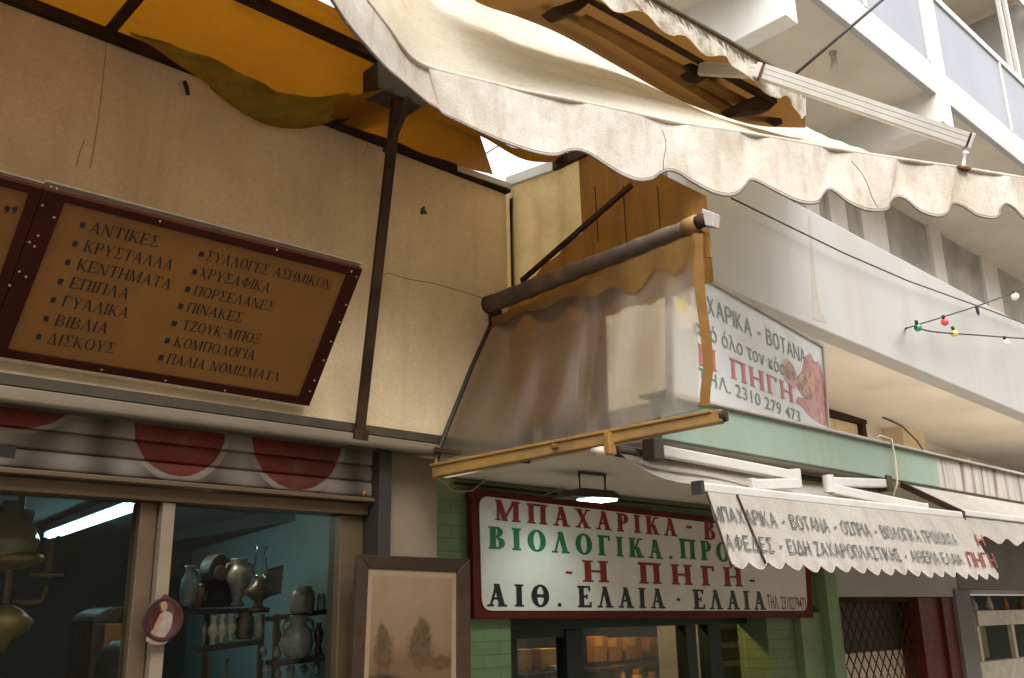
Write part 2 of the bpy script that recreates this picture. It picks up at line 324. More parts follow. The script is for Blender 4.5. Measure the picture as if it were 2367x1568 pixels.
    if c == 'Χ':
        P.dg(.70 - T, 0, .04, 1, T); P.dg(.06, 0, .66 - t, 1, t); P.serif(.70 - T, T, 0, False); P.serif(.06, t, 0, False); P.serif(.04, T, 1, True); P.serif(.66 - t, t, 1, True); return P.p, .76
    if c == 'Ζ': P.r(.04, 1 - t, .64, 1); P.r(.02, 0, .64, t); P.dg(.03, 0, .63 - T, 1, T); sl and (P.r(.04, .76, .04 + t, 1), P.r(.64 - t, 0, .64, .24)); return P.p, .67
    if c == 'Ξ':
        for a, b, y in ((.02, .66, 1 - t), (.12, .56, .5 - t / 2), (.02, .66, 0)): P.r(a, y, b, y + t)
        for x in (.02, .66 - t): P.r(x, .8, x + t, 1); P.r(x, 0, x + t, .2)
        P.r(.12, .4, .12 + t, .6); P.r(.56 - t, .4, .56, .6); return P.p, .70
    if c == 'Ω': P.ring(.42, .56, .40, .46, T, t, -58, 238); P.r(.04, 0, .34, t * 1.3); P.r(.50, 0, .80, t * 1.3); P.r(.04, 0, .04 + t, .2); P.r(.80 - t, 0, .80, .2); return P.p, .84
    if c == '-': P.r(.08, .36, .40, .36 + max(t * 1.3, .10)); return P.p, .48
    if c == '.': P.ring(.12, .10, .10, .10, .0999, .0999, n=12); return P.p, .26
    if c == '”':
        for x in (.02, .24): P.ring(x + .09, .88, .085, .085, .0849, .0849, n=10); P.p.append([(x + .10, .80), (x + .175, .86), (x + .14, .72), (x + .02, .62)])
        return P.p, .44
    return [], .3
BOOK = Pen(.135, .055, .055, .045); PLAIN = Pen(.125, .10, 0, 0); POSTER = Pen(.235, .10, .075, .085)
def serif(txt, pen, P0, P1, UP, n, mt, parent, gap=.10, name='lettering', out=.002, wob=None):
    P0, P1, UP = V(P0), V(P1), V(UP); items = []; x = 0
    for c in txt: ps, w = glyph(c, pen); items.append((x, [list(q) for q in ps])); x += w + gap
    x -= gap; b = MB(); D = (P1 - P0) / x; n = n.normalized()
    for ox, ps in items:
        for k, q in enumerate(ps): b.add([(wob(P0 + D * (ox + u) + UP * v) if wob else P0 + D * (ox + u) + UP * v) + n * (out + .00025 * (k % 9)) for u, v in q], [tuple(range(len(q)))])
    return b.build(name, mt, parent)
def sans(txt, P0, P1, UP, n, mt, parent, bold=.004, name='lettering', out=.002, wob=None):
    cu = bpy.data.curves.new('t', 'FONT'); cu.body = txt; cu.offset = bold; cu.resolution_u = 4; cu.space_character = 1.05
    o = bpy.data.objects.new('t', cu); COL.objects.link(o); dg = bpy.context.evaluated_depsgraph_get(); dg.update()
    me = bpy.data.meshes.new_from_object(o.evaluated_get(dg)); bpy.data.objects.remove(o)
    xs = [v.co.x for v in me.vertices]; x0, x1 = min(xs), max(xs); P0, P1, UP = V(P0), V(P1), V(UP); n = n.normalized()
    b = MB(); pts = []
    for v in me.vertices:
        p = P0 + (P1 - P0) * ((v.co.x - x0) / (x1 - x0)) + UP * (v.co.y / .727)
        pts.append(wob(p) + n * out if wob else p + n * out)
    b.add(pts, [tuple(p.vertices) for p in me.polygons]); bpy.data.meshes.remove(me)
    return b.build(name, mt, parent)
# ================================================================== SETTING
tag(MB().box((-30, -30, -.4), (60, 60, 0)).build('ground', M['asphalt']), kind='structure')
tag(MB().box((-12, 1.3, 0), (30, 3.0, .12)).build('pavement', M['paving'], bevel=.02), kind='structure')
ob = thing('opposite_building', (6, -5, 0), 'unseen beige apartment block added across the narrow street from the shops, behind the viewer', 'building')  # unseen block added to shade the shop front and bounce warm light
MB().box((-22, -6.2, 0), (30, -4.6, 7.6)).build('wall', mat('beige_render', (.72, .62, .48), .9), ob)
for k in range(14):
    for z in (1.0, 4.2): MB().box((-20 + k * 3.5, -4.599, z), (-18.4 + k * 3.5, -4.57, z + 1.5)).build('window', M['win_dark'], ob)
# ================================================================== ANTIQUES SHOP
shop = thing('antiques_shop', (1.2, 3.2, 0), 'cream plastered antiques shop front with red printed roller shutter box above its dim window', 'shop')
fas = MB().box((-4, 3.0, 2.625), (2.825, 3.3, 3.89)).build('fascia_wall', M['plaster'], shop, bevel=.006)
def crack(px, w=.004):
    b = MB(); p = [Y(a, c, 3.0) for a, c in px]
    for a, c in zip(p, p[1:]): b.obox((a + c) / 2, ((c - a), (0, 1, 0), (c - a).cross(V((0, 1, 0)))), ((c - a).length / 2, .0012, w / 2))
    return b.build('crack', M['crack_line'], fas)
crack([(246, 100), (240, 160), (233, 230), (224, 300), (208, 390)], .002)
crack([(195, 325), (185, 350), (176, 385)], .002)
crack([(868, 640), (900, 632), (940, 645), (1000, 655), (1060, 672), (1120, 690)], .003)
crack([(846, 300), (850, 330), (845, 350), (836, 360)], .002)
b = MB()
for dx, dz, r in ((0, 0, .014), (.012, -.006, .010), (-.008, -.014, .009), (.004, .016, .006)):
    c = Y(978, 487, 2.999); b.lathe(c + V((dx, 0, dz)), [(r, 0), (r * .7, .0025)], 9, (0, -1, 0))
b.build('chip_mark', M['olive_metal'], fas)
pil = MB().box((2.20, 3.08, .12), (2.475, 3.2, 2.60)).build('pilaster', mat('pilaster_shaded', (.215, .16, .105), .85, .08, 4, (.24, .18, .11), .4, bump=.4, fine=.2), shop, bevel=.005)  # base colour darkened to stand for the shade under the awnings
MB().box((2.42, 3.201, .12), (2.474, 3.6, 2.60)).build('side_return', M['plaster'], shop)
# shutter box: printed slats
b = MB(); zt, zb = 2.60, 2.415; ns = 3
for i in range(ns):
    z1 = zt - (zt - zb) * i / ns; z0 = zt - (zt - zb) * (i + 1) / ns - .0; rows = []
    for k in range(7):
        t = k / 6; z = lerp(z1 - .002, z0 + .006, t); yy = 3.075 - .004 * math.sin(math.pi * t); rows.append([V((-4, yy, z)), V((2.14, yy, z))])
    rows.append([V((-4, 3.092, z0 + .003)), V((2.14, 3.092, z0 + .003))]); rows.append([V((-4, 3.092, z0 - .002)), V((2.14, 3.092, z0 - .002))]); b.grid(rows)
cs = []
for px, py, pw in ((420, 992, 106), (690, 1014, 104), (45, 880, 150)):
    c = Y(px, py, 3.07); r = (Y(px + pw, py, 3.07) - Y(px - pw, py, 3.07)).length / 2; cs.append((c.x, c.z, r, 1.0 if px > 200 else 1.25))
sh = b.build('roller_shutter', shutter_mat(cs), shop, smooth=True)
MB().box((2.141, 3.02, .12), (2.199, 3.14, 2.60)).build('shutter_guide', M['dark_metal'], shop, bevel=.004)
MB().box((-4, 3.045, 2.398), (2.14, 3.11, 2.414)).build('shutter_bottom_bar', M['bronze_alu'], shop, bevel=.003)
MB().lathe(Y(843, 1143, 3.06), [(.014, 0), (.014, .006), (.006, .01), (.006, .02)], 14, (0, -1, 0)).build('shutter_lock', M['brass'], shop)
MB().box(Y(0, 1028, 3.07) + V((-.05, -.003, 0)), Y(34, 1058, 3.07) + V((0, .0, 0))).build('shutter_slot', M['dark_metal'], shop)
# rails under the fascia
b = MB(); z = 2.635
b.box((-4, 2.965, 2.640), (2.83, 2.998, 2.676)).build('edge_rail', M['olive_metal'], shop, bevel=.003)
MB().box((-4, 2.955, 2.606), (2.50, 3.06, 2.636)).build('trim_rail', M['pale_alu'], shop, bevel=.004)
MB().tube([(-4, 2.945, 2.594), (2.44, 2.945, 2.598)], .012, 10).build('trim_pipe', M['pale_alu'], shop, smooth=True)
MB().bar(Y(1005, 1040, 2.93), X(1226, 1066, 2.585), .026, .02).build('rail_end', M['brown_metal'], shop, bevel=.003)
# glazing frame
WP = 3.13
def frame(px, y0=WP, y1=WP + .07, name='window_frame', mt='bronze_alu'): return MB().slab(px, y0, y1).build(name, M[mt], shop, bevel=.003)
head = MB().box((-4, 3.09, 2.352), (2.14, 3.20, 2.396)).build('window_frame', M['bronze_alu'], shop, bevel=.003)
xa, xb = Y(372, 1128, WP).x, Y(430, 1135, WP).x
MB().box((xa, 3.10, .12), (xb - .045, 3.22, 2.351)).build('window_post', M['pale_alu'], shop, bevel=.003)
MB().box((xa - .062, 3.13, .12), (xa - .004, 3.2, 2.351)).build('window_frame', M['bronze_alu'], shop, bevel=.004)
MB().box((2.035, 3.12, .12), (2.14, 3.2, 2.351)).build('window_frame', M['bronze_alu'], shop, bevel=.004)
MB().box((-4, 3.158, .12), (xa - .063, 3.164, 2.351)).build('window_pane', M['glass'], shop)
MB().box((xb - .044, 3.158, .12), (2.034, 3.164, 2.351)).build('window_pane', M['glass'], shop)
# the room behind the glass
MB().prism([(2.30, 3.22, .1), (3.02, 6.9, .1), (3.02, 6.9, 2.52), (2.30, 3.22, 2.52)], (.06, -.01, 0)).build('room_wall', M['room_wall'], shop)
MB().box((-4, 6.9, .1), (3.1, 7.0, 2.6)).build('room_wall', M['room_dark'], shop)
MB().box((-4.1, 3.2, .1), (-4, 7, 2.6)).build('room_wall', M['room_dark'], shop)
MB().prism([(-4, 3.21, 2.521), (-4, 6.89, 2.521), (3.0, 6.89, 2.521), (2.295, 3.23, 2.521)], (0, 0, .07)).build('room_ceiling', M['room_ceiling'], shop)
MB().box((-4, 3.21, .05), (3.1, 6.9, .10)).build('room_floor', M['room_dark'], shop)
# ------------------------------------------------------------------ sign boards on the fascia
BL, BR = Y(-35, 815, 2.97), Y(712, 935, 2.97); TR, TL = X(835, 620, BR.x), X(100, 435, BL.x)
SN = (BR - BL).cross(TL - BL).normalized(); SN = SN if SN.y < 0 else -SN
def on(px, py, k=0): return PL(px, py, BL + SN * k, SN)
def board(name, outer, inner, label):
    o = [on(*p) for p in outer]; i = [on(*p) for p in inner]
    t = thing(name, (o[0] + o[2]) / 2, label, 'sign board', 'brown framed boards on the fascia')
    MB().prism([p + SN * .004 for p in i], -SN * .012).build('panel', M['board_tan'], t)
    b = MB()
    for k in range(4): b.prism([o[k], o[(k + 1) % 4], i[(k + 1) % 4], i[k]], -SN * .03)
    b.v = [p + SN * .012 for p in b.v]; b.build('frame', M['board_brown'], t)
    MB().bar(lerp(o[0], o[1], .5) - SN * .02, V((lerp(o[0], o[1], .5).x, 3.0, lerp(o[0], o[1], .5).z)), .02).build('wall_bracket', M['dark_metal'], t)
    e = on(outer[0][0] + 8, outer[0][1] - 15, -.02), on(outer[1][0] + 4, outer[1][1] - 9, -.02)
    MB().prism([o[0] - SN * .02, o[1] - SN * .02, e[1], e[0]], -SN * .015).build('backing_edge', M['pale_alu'], t)
    return t
sb = board('sign_board', [(100, 435), (835, 620), (712, 935), (-35, 815)], [(148, 465), (800, 632), (690, 915), (15, 805)], 'tan board listing antiques in two columns of serif words, framed in dark brown')
sb2 = board('sign_board', [(-560, 262), (98, 434), (-37, 814), (-700, 700)], [(-520, 300), (67, 444), (0, 634), (-640, 560)], 'cropped tan board with a closing quotation mark, leftmost on the fascia')
for px, py in [(118, 432), (131, 437), (98, 475), (125, 503), (88, 545), (68, 560), (80, 570), (45, 628), (60, 640), (22, 660), (370, 512), (640, 578), (812, 628), (824, 640), (800, 705), (785, 745), (765, 790), (748, 833), (727, 880), (716, 905), (520, 903), (383, 880), (235, 855)]:
    MB().lathe(on(px, py, .012), [(.0038, 0), (.0032, .0016), (.0012, .002)], 8, SN).build('screw_head', M['screw'], sb)
UPX = (10, -25)
def bk(txt, a, c, bul, k=1.0):
    p = on(*a); up = on(a[0] + UPX[0] * k, a[1] + UPX[1] * k) - p
    serif(txt, BOOK, p, on(*c), up, SN, M['ink'], sb, gap=.11, out=.006)
    q = on(*bul); e = (on(bul[0] + 5, bul[1] + 1) - q); u = (on(bul[0] + 2, bul[1] - 5.5) - q)
    MB().prism([q - e - u, q + e - u, q + e + u, q - e + u], SN * .0065).build('bullet', M['ink'], sb)
for a in [('ΑΝΤΙΚΕΣ', (203.6, 535), (362, 570), (190, 519), 1.0), ('ΚΡΥΣΤΑΛΛΑ', (190, 578.5), (394, 623.5), (172.6, 562), 1), ('ΚΕΝΤΗΜΑΤΑ', (174, 621), (390.5, 667), (156, 605), 1),
          ('ΕΠΙΠΛΑ', (157.5, 663), (293, 690), (139, 649), 1), ('ΓΥΑΛΙΚΑ', (140, 706), (292, 734), (122, 692), 1), ('ΒΙΒΛΙΑ', (123.5, 750), (245, 770), (106, 735), 1), ('ΔΙΣΚΟΥΣ', (105, 792), (260, 815.5), (89, 777), 1),
          ('ΣΥΛΛΟΓΕΣ ΑΣΗΜΙΚΩΝ', (473, 600), (759, 667.5), (464.6, 586), .9), ('ΧΡΥΣΑΦΙΚΑ', (457, 639), (619, 675), (449, 626.5), .9), ('ΠΟΡΣΕΛΑΝΕΣ', (444, 681), (627.5, 718), (433, 667), .9),
          ('ΠΙΝΑΚΕΣ', (428, 719), (555, 743.7), (417, 706.6), .9), ('ΤΖΟΥΚ-ΜΠΟΞ', (417, 760), (596, 793), (402, 746), .9), ('ΚΟΜΠΟΛΟΓΙΑ', (399, 799), (584, 830.5), (386, 786), .9), ('ΠΑΛΙΑ ΝΟΜΙΣΜΑΤΑ', (382, 838), (641, 880.6), (371, 825), .9)]: bk(*a)
serif('”', Pen(.2, .1, .05, .05), on(-6, 528), on(30, 530), on(8, 472) - on(-6, 528), SN, M['ink'], sb2, out=.006)
# ------------------------------------------------------------------ yellow awning under which the fascia stands
ya = thing('yellow_awning', (0, 2.6, 3.9), 'sagging amber yellow canvas awning on dark brown bars above the cream fascia', 'awning')
random.seed(3)
rows = []
PROF = [(3.08, 3.932), (2.95, 3.947), (2.85, 3.965), (2.75, 3.975), (2.65, 3.98), (2.55, 3.988), (2.47, 3.97), (2.36, 3.90), (2.26, 3.82), (2.17, 3.765)]
for j, (yy, z_) in enumerate(PROF):
    r = []
    for i in range(60):
        x = lerp(-4, 1.97, i / 59); x = min(x, 1.66) if j > 5 else x; r.append(V((x, yy + (.12 * max(0, (x - 1.4) / .32) if j > 6 else 0), z_ - .012 * math.sin(math.pi * j / 9) * (1 + math.sin(x * 3.1)) + .005 * math.sin(x * 11 + j))))
    rows.append(r)
MB().grid(rows).build('canvas', M['yellow_canvas'], ya, smooth=True)
b = MB(); b.bar((-4, 2.55, 3.955), (1.80, 2.55, 3.955), .042, .034).build('front_bar', M['brown_metal'], ya, bevel=.004)
MB().box((-4, 2.972, 3.8915), (2.832, 3.075, 3.928)).build('wall_bar', M['brown_metal'], ya, bevel=.003)
for x, y in ((.947, 2.2), (1.862, 2.50), (-.6, 2.2), (-2.2, 2.2)):
    MB().bar((x, 2.99, 3.915), (x, y, 3.93 if x < 1.5 else 3.86), .032, .028).build('cross_bar', M['brown_metal'], ya, bevel=.004)
MB().tube([X(400, -20, 1.0) if 0 else Y(540, -5, 2.62), Y(640, 20, 2.62), Y(730, 45, 2.62), Y(790, 70, 2.60), Y(872, 135, 2.56)], .004, 6).build('cable', M['black_wire'], ya, smooth=True)
MB().tube([Y(330, -30, 2.80), Y(520, 35, 2.8), Y(700, 95, 2.8), Y(800, 130, 2.8), Y(875, 160, 2.7)], .0022, 5).build('seam', M['brown_metal'], ya, smooth=True)
# drape hanging over the wall head
top = [(300, 72), (400, 105), (500, 140), (600, 190), (665, 218), (760, 222), (850, 206)]
bot = [(302, 80), (385, 130), (485, 200), (530, 238), (600, 280), (660, 295), (720, 293), (782, 274)]
def dense(pl, n, k=3):
    out = []
    for i in range(n):
        u = i / (n - 1) * (len(pl) - 1); a = min(int(u), len(pl) - 2); f = u - a
        p0, p1, p2, p3 = [V((*pl[max(0, min(len(pl) - 1, q))], 0)) for q in (a - 1, a, a + 1, a + 2)]
        c = .5 * ((2 * p1) + (p2 - p0) * f + (2 * p0 - 5 * p1 + 4 * p2 - p3) * f * f + (3 * p1 - p0 - 3 * p2 + p3) * f ** 3); out.append((c.x, c.y))
    return out
N = 50; T1, B1 = dense(top, N), dense(bot, N); rows = []
for j in range(9):
    t = j / 8; rows.append([Y(lerp(T1[i][0], B1[i][0], t), lerp(T1[i][1], B1[i][1], t) + 2 * math.sin(i * .7 + j), lerp(2.84, 2.955, t) + .014 * math.sin(i * .55 + j * 1.1) - .03 * math.sin(math.pi * t)) for i in range(N)])
MB().grid(rows).build('sagging_edge', M['olive_canvas'], ya, smooth=True)
MB().tube([Y(*p, 2.962) for p in dense(bot[2:], 40)], .003, 5).build('edge_hem', M['olive_canvas'], ya, smooth=True)
# torn piece beyond the last cross bar
tp = [(800, 262), (905, 215), (985, 235), (1060, 285), (1120, 330), (1103, 318), (1140, 392), (1040, 362), (955, 342), (905, 345), (870, 300)]
b = MB(); 
A = [(800, 225), (905, 205), (985, 225), (1060, 270), (1106, 303)]; Bm = [(755, 284), (862, 320), (905, 346), (1000, 372), (1140, 404)]
Ad, Bd = dense(A, 30), dense(Bm, 30); rows = []
for j in range(8):
    t = j / 7; rows.append([Y(lerp(Ad[i][0], Bd[i][0], t), lerp(Ad[i][1], Bd[i][1], t), lerp(2.50, 3.03, t) - .02 * math.sin(6 * t + i * .4)) for i in range(30)])
MB().grid(rows).build('torn_flap', M['yellow_canvas'], ya, smooth=True)
A = [(985, 228), (1060, 275), (1130, 312), (1200, 345), (1300, 345)]; Bm = [(1030, 262), (1090, 305), (1125, 322), (1220, 372), (1335, 372)]
rows = [[Y(lerp(a[0], c[0], t), lerp(a[1], c[1], t), 2.62 + .05 * t) for a, c in zip(dense(A, 24), dense(Bm, 24))] for t in (0, .33, .66, 1)]
MB().grid(rows).build('torn_flap', M['yellow_canvas'], ya, smooth=True)
# bracket and raking pole
b = MB(); b.prism([Y(*p, 2.50) for p in [(874, 140), (905, 165), (985, 238), (976, 248), (912, 218), (874, 205)]], (0, .10, 0)); b.build('bracket_box', M['dark_metal'], ya, bevel=.006)
pole0, pole1 = Y(830, 1012, 2.96), Y(918, 225, 2.53)
b = MB(); b.bar(pole0, pole1, .036, .036).build('raking_pole', M['brown_metal'], ya, bevel=.004)
MB().bar(Y(893, 355, 2.60), Y(945, 225, 2.50), .030, .022).build('pole_brace', M['brown_metal'], ya, bevel=.003)
MB().box(pole0 + V((-.03, -.02, -.03)), pole0 + V((.03, .03, .03))).build('pole_foot', M['brown_metal'], ya, bevel=.003)
MB().tube([Y(427, 190, 2.985), Y(432, 205, 2.975), Y(434, 218, 2.97)], .008, 8).build('bolt', M['dark_metal'], ya, smooth=True)
# ================================================================== BIG WHITE AWNING
wa = thing('white_awning', (2.6, 2.2, 3.6), 'weathered off white awning with deep scalloped valance stretching right, lit from above', 'awning')
BP, BQ = Z(975, 150, 3.85), Z(2225, 390, 3.85)
bn = (BQ - BP).cross(V((0, 0, 1))).normalized(); bn = bn if bn.y < 0 else -bn
def onbar(px, py, k=0): return PL(px, py, BP + bn * k, bn)
SX = BP.x
fold = dense([(800, -60), (845, 0), (880, 45), (905, 78), (935, 120), (967, 146), (1010, 163), (1090, 182), (1190, 207), (1357, 240), (1578, 287), (1700, 305), (1800, 322), (1950, 349), (2100, 372), (2225, 390), (2367, 413), (2500, 436)], 400)
hemp = dense([(718, -60), (762, 0), (800, 55), (850, 115), (890, 160), (935, 198), (985, 238), (1012, 254), (1025, 268), (1060, 285), (1100, 303), (1160, 329), (1220, 352), (1262, 362), (1288, 361), (1310, 352), (1333, 350), (1360, 360), (1400, 385), (1440, 408), (1475, 420), (1505, 417), (1523, 404), (1545, 396), (1568, 403), (1600, 425), (1640, 446), (1674, 454), (1700, 451), (1716, 437), (1728, 421), (1741, 419), (1760, 427), (1800, 450), (1838, 468), (1868, 473), (1890, 469), (1901, 450), (1913, 441), (1930, 448), (1960, 470), (1995, 487), (2029, 491), (2050, 485), (2058, 466), (2071, 457), (2090, 464), (2120, 488), (2148, 499), (2172, 502), (2188, 494), (2194, 478), (2206, 472), (2226, 480), (2255, 500), (2289, 507), (2307, 500), (2312, 482), (2322, 474), (2340, 484), (2367, 508), (2410, 520), (2440, 500), (2500, 530)], 700)
def att(pl, x):
    for a, c in zip(pl, pl[1:]):
        if (a[0] <= x <= c[0]): return a[1] + (c[1] - a[1]) * ((x - a[0]) / max(c[0] - a[0], 1e-6))
    return pl[0][1] if x < pl[0][0] else pl[-1][1]
def split3(px, py, k=0):          # left of the bar's end the cloth turns back along the awning's side
    w = min(1, max(0, (px - 880) / 220)); w = w * w * (3 - 2 * w); A = Y(px, py, 2.345 - (985 - px) * .0013 - k) if px < 1100 else None
    if w >= 1: return onbar(px, py, k)
    if w <= 0: return A
    Bq = onbar(px, py, k); return Y(px, py, lerp(A.y, Bq.y, w))
def vpt(i, n, t):
    u = i / (n - 1)
    h = hemp[min(int(u * (len(hemp) - 1)), len(hemp) - 1)]
    # point on the fold above this hem point
    s = h[0] - (30 if h[0] > 1000 else 30 * 0)
    if h[0] < 1000: w = (h[0] + 60) / 1060; fx = lerp(800, 985, max(0, (h[0] - 718) / (1000 - 718))); fy = att(fold, fx)
    else: fx = lerp(985, h[0] + 20, min(1, (h[0] - 1000) / 260)); fy = att(fold, fx)
    P, Q = split3(fx, fy, .012 + .012 * math.sin(i * .1)), split3(h[0], h[1], .012)
    p = lerp(P, Q, t); bulge = .003 * math.sin(u * 40) * math.sin(math.pi * min(1, t * 1.0)) + .005 * t * (.5 + .5 * math.sin(u * 95 + 1))
    return p + bn * bulge
n = 500
MB().grid([[vpt(i, n, j / 14) for i in range(n)] for j in range(15)]).build('valance', M['valance_cloth'], wa, smooth=True)
for k, (tt, off) in enumerate(((1.0, .004), (.955, .004))):
    MB().tube([vpt(i, n, tt) + bn * off for i in range(n)], .0042 if k == 0 else .0014, 5).build('hem_piping', M['hem'], wa, smooth=True)
for px in ((1530, 300, 1540, 392), (1968, 372, 2035, 480)):
    MB().tube([onbar(lerp(px[0], px[2], t) + 6 * math.sin(t * 5), lerp(px[1], px[3], t), .045) for t in [q / 9 for q in range(10)]], .0018, 5).build('valance_seam', M['hem'], wa, smooth=True)
MB().tube([split3(x, att(fold, x), .006) for x in range(805, 2495, 12)], .010, 8).build('rolled_seam', M['valance_cloth'], wa, smooth=True)
# canvas from the bar up to its roller under the next awning
ridge = dense([(930, -190), (1000, -120), (1060, -60), (1100, 0), (1200, 40), (1300, 78), (1430, 150), (1560, 222), (1660, 260), (1750, 288), (1855, 289)], 200)
def cpt(u, t):
    f = fold[int(u * (len(fold) - 1))] if 0 else None
    k = u * 199; a = int(k); r = ridge[min(a, 199)]
    top = Y(r[0], r[1] - 14 * (1 - u), 2.9)
    fx = lerp(800, 2225, u ** .85); bot = split3(fx, att(fold, fx), -.014) + V((0, 0, -.012))
    p = lerp(bot, top, t); sag = -.06 * math.sin(math.pi * t) * (.4 + .4 * u)
    fl = (.005 * math.sin(t * 15 + u * 5) + .005 * math.sin(t * 43 - u * 9) + .006 * math.sin(u * 21 + t * 3)) * math.sin(math.pi * t) ** .7
    return p + V((0, 0, sag + fl))
MB().grid([[cpt(i / 160, j / 40) for i in range(161)] for j in range(41)]).build('canvas', M['white_canvas'], wa, smooth=True)
MB().tube([onbar(x, att(fold, x), -.022) + V((0, 0, -.034)) for x in range(990, 2500, 15)], .018, 10).build('front_bar', M['white_paint'], wa, smooth=True)
rl = [cpt(q / 20, 1) + V((0, .03, .02)) for q in range(21)]
MB().tube(rl, .035, 10).build('roller', M['brown_metal'], wa, smooth=True)
# folding arm above the slack canvas
SH, EL, TIP = Y(1618, 160, 2.22), Y(1752, 167, 1.98), onbar(2232, 326, .03)
EL2 = Y(1762, 168, 1.97)
def armseg(p, q, w, h, name):
    d = (q - p).normalized(); v = -(CF - d * CF.dot(d)).normalized(); u = d.cross(v); r = (h / 2); prof = []
    for k in range(24):
        a = 2 * math.pi * k / 24; x = math.copysign(abs(math.cos(a)) ** .5, math.cos(a)) * w / 2; y = math.copysign(abs(math.sin(a)) ** .5, math.sin(a)) * r
        y *= 1; x *= (1 - .10 * (1 if k % 4 == 0 else 0)); prof.append((x, y))
    b = MB(); b.add([p + v * x + u * y for x, y in prof] + [q + v * x + u * y for x, y in prof], [(k, (k + 1) % 24, 24 + (k + 1) % 24, 24 + k) for k in range(24)] + [tuple(range(24))[::-1], tuple(range(24, 48))])
    for o in (-.32, .0, .32): b.bar(p + v * (w / 2 - .001) + u * (h * o), q + v * (w / 2 - .001) + u * (h * o), h * .28, .004, v)
    return b.auto(name, M['white_paint'], parent=wa)
D1 = (EL - CP).dot(CF); D2 = (TIP - CP).dot(CF)
armseg(SH, EL, .05, 31 * D1 / 2192, 'inner_arm')
oa = armseg(EL2, TIP, .05, 37 * D1 / 2192, 'outer_arm')
dd = (TIP - EL2).normalized(); vv = -(CF - dd * CF.dot(dd)).normalized(); uu = dd.cross(vv)
e = MB(); e.obox(EL + dd * -.006, (dd, uu, vv), (.012, .036, .03)); e.build('elbow_joint', M['white_paint'], wa, bevel=.004)
MB().obox(EL + dd * .012, (dd, uu, vv), (.004, .030, .027)).build('elbow_pin', M['rust'], wa)
MB().obox(TIP + dd * .004, (dd, uu, vv), (.005, .030, .028)).build('arm_end_seal', M['dark_metal'], wa)
MB().obox(TIP + dd * .017, (dd, uu, vv), (.008, .036, .03)).build('arm_end_cap', M['white_paint'], wa, bevel=.004)
base = onbar(2226, 388, .02); kn = onbar(2232, 352, .03)
MB().lathe(kn, [(.014, 0), (.013, .012), (.007, .02), (.008, (kn - base).length - .012), (.017, (kn - base).length)], 10, (base - kn)).build('tip_bracket', M['white_paint'], wa, smooth=True)
MB().obox(base + V((0, 0, -.004)), ((BQ - BP), bn, (0, 0, 1)), (.034, .012, .006)).build('tip_screw_plate', M['rust'], wa)
b = MB(); b.prism([Y(*p, 2.24) for p in [(1582, 150), (1615, 138), (1648, 132), (1680, 148), (1664, 176), (1640, 176), (1632, 184), (1606, 178)]], (0, .06, 0)).build('shoulder_bracket', M['brown_metal'], wa, bevel=.008)
# ================================================================== SECOND AWNING ABOVE
na = thing('scalloped_awning', (3.1, 2.3, 4.1), 'retracted awning with mould stained scalloped valance and brown underside above the big white canvas', 'awning')
vt = dense([(1200, -170), (1340, -90), (1509, 2), (1640, 75), (1762, 146), (1862, 206)], 260)
vh = dense([(1130, -150), (1200, -105), (1240, -90), (1290, -75), (1330, -30), (1380, 0), (1412, 24), (1440, 31), (1462, 27), (1478, 26), (1495, 40), (1525, 68), (1552, 85), (1562, 82), (1580, 84), (1600, 105), (1630, 128), (1648, 132), (1658, 129), (1672, 131), (1684, 147), (1700, 160), (1740, 190), (1768, 215), (1790, 228), (1802, 227), (1812, 222), (1825, 234), (1835, 252), (1846, 270), (1852, 275), (1858, 268), (1862, 276)], 260)
def npt(i, t):
    w = 1 - max(0, (i - 230) / 30) * 0; a, h = vt[i], vh[i]; p, q = Y(*a, 2.0), Y(*h, 2.0)
    return lerp(p, q, t) + V((0, -.004 * math.sin(i * .33) * t - .006 * t, 0))
MB().grid([[npt(i, j / 8) for i in range(260)] for j in range(9)]).build('valance', M['grimy'], na, smooth=True)
MB().tube([npt(i, 1) for i in range(260)], .0022, 5).build('hem_piping', M['cream_canvas'], na, smooth=True)
MB().tube([Y(*a, 2.005) + V((0, 0, .004)) for a in vt[::6]], .016, 8).build('front_bar', M['mould'], na, smooth=True)
b = MB(); rnd = random.Random(5)
b = MB()
for i in range(2, 256, 2):
    L = .12 + .32 * rnd.random(); b.quad(npt(i, 0) + V((0, -.0022, 0)), npt(i + 1, 0) + V((0, -.0022, 0)), npt(i + 1, L) + V((-.003, -.0025, 0)), npt(i, L * .9) + V((-.003, -.0025, 0)))
b.build('mould_fringe', M['mould'], na, kind=None)
low = dense([(980, -180), (1040, -80), (1095, 0), (1200, 40), (1300, 82), (1430, 155), (1560, 227), (1660, 265), (1752, 291), (1862, 296)], 60)
rows = []
for t in [q / 10 for q in range(11)]:
    r = []
    for i in range(60):
        h = vh[min(259, int(i / 59 * 259))]; h = vt[min(259, int(i / 59 * 259))]
        p = Y(h[0] - 4, h[1] + 12, 2.02); q = Y(*low[i], 2.52); r.append(lerp(p, q, t) + V((0, 0, .02 * math.sin(math.pi * t))))
    rows.append(r)
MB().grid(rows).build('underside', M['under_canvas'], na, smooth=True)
def strip(pxa, pxb, y0, y1, w, h, name, mt): return MB().bar(Y(*pxa, y0), Y(*pxb, y1), w, h).build(name, M[mt], na, bevel=.003)
strip((1255, -20), (1700, 262), 2.36, 2.36, .05, .03, 'batten', 'ochre_cloth')
strip((1345, 45), (1735, 247), 2.28, 2.28, .050, .03, 'batten', 'ochre_cloth')
strip((1300, -40), (1790, 236), 2.20, 2.20, .035, .03, 'torsion_bar', 'brown_metal')
strip((1190, -40), (1800, 285), 2.44, 2.44, .05, .03, 'torsion_bar', 'brown_metal')
